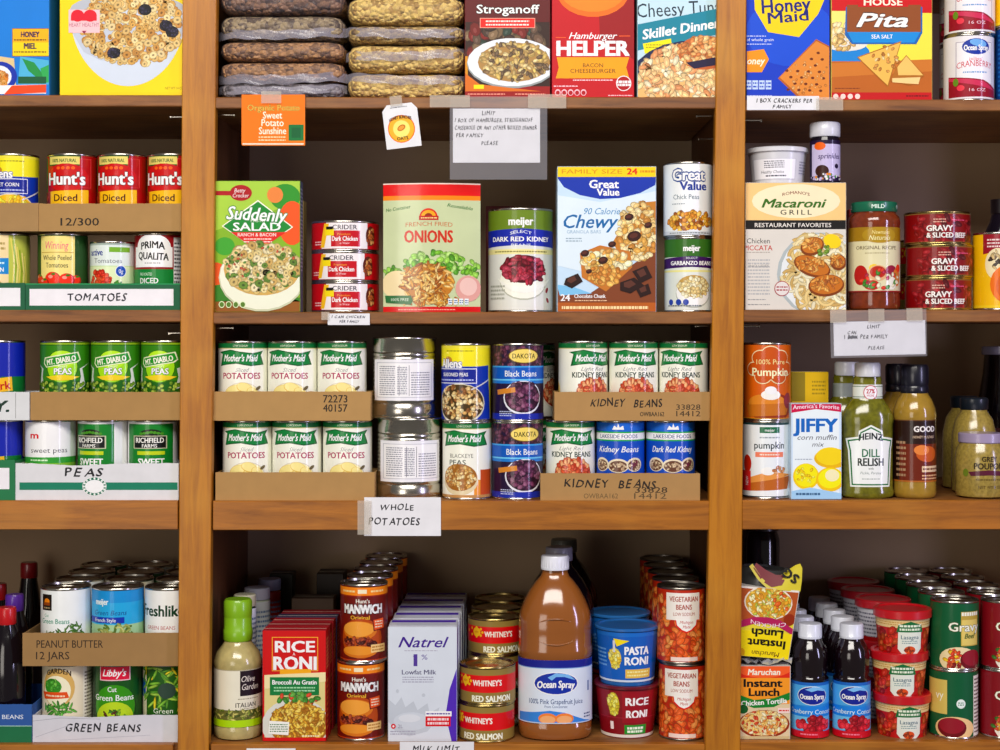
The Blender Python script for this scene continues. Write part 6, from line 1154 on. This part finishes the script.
# cranberry concentrate bottles
def art_cc(a):
    a.b(0, 55, '3f8ecc'); a.b(0, 3, '2a6cb4'); a.p([(-50, 3), (50, 3), (50, 14), (20, 20), (-50, 26)], '62acdc'); a.e(-1, 13, 15.5, 9.5, 'f0f4fa'); a.e(-1, 13, 14.8, 8.8, '1c2f88'); a.p([(-8, 7), (0, 4), (8, 5), (12, 9), (4, 7.4), (-2, 9)], '8cc0ec'); a.t('Ocean Spray', -1, 14, 5, 'ffffff', w=25, bold=.05); a.b(24, 34, '2c86d0'); a.t('Cranberry Concentrate', 3, 29, 4.6, 'dff0fa', w=60, bold=.01)
    a.b(34, 48, '7cc0e4'); a.s(0, 42, 18, 7, 34, ['c81c34', 'e03c4c', '9c1024'], 4, 1.05); a.b(48.5, 55, 'b81430'); a.g(-12, 50, 4, 53, 1, 'e88aa0')
def conc(cx, d, label, group=None, dim=False, phi=0):
    bottle('concentrate_bottle', 'bottle', label, cx, d, T, [(0, 0), (16, 0), (18, 1.5), (18.6, 4), (18.4, 55), (18.6, 58), (17, 60), (16.6, 62), (17.6, 64), (17.4, 74), (18, 80), (16.5, 88), (13, 94), (11.4, 97), (11, 101), (0, 101)], mat('cranberry_juice', '14060e', rough=.1, coat=.8, vary=.2), None, None, 18.6,
        [('label', art_cc, 18.5, 56, lambda v: 18.75, 1)], extra=[('cap', capmesh(11.6, 98, 112.5, 'e2e6f2'), PLAST())], group=group, phi=phi)
conc(810, .014, 'front cranberry concentrate bottle beside the noodle cup'); conc(851.5, .014, 'front cranberry concentrate bottle beside the dip tubs')
for i in range(1, 5):
    for x in (806, 847): conc(RW(x+4, .014, .014+i*.061, 18.6), .014+i*.061, 'cranberry concentrate bottle in the %s row back, %s' % (('second', 'third', 'fourth', 'fifth')[i-1], 'noodle cup side' if x == 806 else 'dip tub side'), 'concentrate bottles behind the front pair')
def art_d(a):
    a.b(9, 44, 'a81c1c'); a.b(9, 17, 'e0c898'); a.g(-26, 10.5, 26, 15, 2, 'c09858'); a.s(0, 30, 40, 11, 60, ['c83a24', '8c1414', 'd86a3c', 'a8481c'], 5, 1.4, rect=True, ymin=18, ymax=43); a.p([(-11, 13), (11, 13), (12, 38), (8, 43), (-8, 43), (-12, 38)], 'e0e4d8'); a.p([(-11, 14), (0, 10), (11, 14), (13, 21), (-13, 21)], '1c6a3c'); a.g(-10, 13, 10, 20, 2, 'e4ecd8', .6)
    a.t('Lasagna', 0, 26, 4, '4a6a78', w=18, bold=.02); a.g(-8, 29, 8, 33, 2, '8aa0a0'); a.e(0, 39, 6, 4, 'c85a2c'); a.s(0, 39, 5, 3, 10, ['d8743c', '8a3a1c'], 1.8)
for i, l in enumerate(('bottom red-lidded tub of the stack of three', 'middle red-lidded tub of the stack of three', 'top red-lidded tub of the stack of three')):
    cup('food_tub', (902, 899, 902.5)[i], .012, T+i*42.4*SI, 27.5, 23.5, 42.4, 'a01c1c', art_d, l, 'cc1420', 'front stack of red-lidded tubs', lidh=8.5, cat='tub', lidover=1.5, phi=(2, -6, 3)[i])
for r in range(1, 4):
    for i in range(3):
        cup('food_tub', RW(899, .012, .012+r*.09, 27.5)-r*2, .012+r*.09, T+i*42.4*SI, 27.5, 23.5, 42.4, '8a1c20', lambda a: (a.b(9, 44, 'c4c4cc'), a.g(-26, 12, 10, 40, 7, '6a6a78'), a.b(38, 44, '8a1418')), '%s tub of the %s stack behind the front tubs' % (('bottom', 'middle', 'top')[i], ('first', 'second', 'last')[r-1]), 'b01420', 'red-lidded tubs behind the front stack', lidh=8.5, cat='tub', lidover=1.5)
ROW = ('front', 'second', 'third', 'fourth', 'last')
for i in range(5):
    for c, x in enumerate((953.5, 1004)):
        for j in range(2):
            k = 'turkey_gravy_can' if c else ('back_gravy_can' if j == 0 and i == 0 else 'beef_gravy_can')
            put(k, RW(x+(0, 1)[j], .01, .01+i*.0735), T+j*68.5*SI, .01+i*.0735, '%s gravy can, %s layer, %s row' % (('green beef', 'red turkey')[c], ('lower', 'upper')[j], ROW[i]), 'gravy cans in the %s row' % ROW[i], phi=((9 if j else 2) if not c else 0))
def art(a): a.b(0, 100, '6a5c48'); a.g(-20, 20, 20, 90, 6, '8a7a60')
bottle('sauce_jar', 'jar', 'dim pale-labelled jar at the back beyond the gravy cans', 1075, .3, T, [(0, 0), (34, 0), (36, 2), (36, 160), (30, 170), (0, 170)], mat('dark_glass', '1a1420'), [(31, 170), (32, 171), (32, 186), (0, 187)], '3a3428', 36, [('label', art, 36, 150, lambda v: 36.15, 1)]) if False else None
box('cardboard_carton', 1040, 560, 1110, 740, 40, T, .3, 'dim tan carton at the back, beyond the last gravy cans', '5a4c3c') if False else None
bottle('sauce_jar', 'jar', 'dark wide jar in the back corner behind the noodle cups', 762, .332, T, [(0, 0), (18, 0), (20, 2), (20, 170), (17, 180), (0, 180)], mat('dark_sauce_glass', '140c10'), [(18, 180), (19, 181), (19, 196), (0, 197)], '241418', 20)
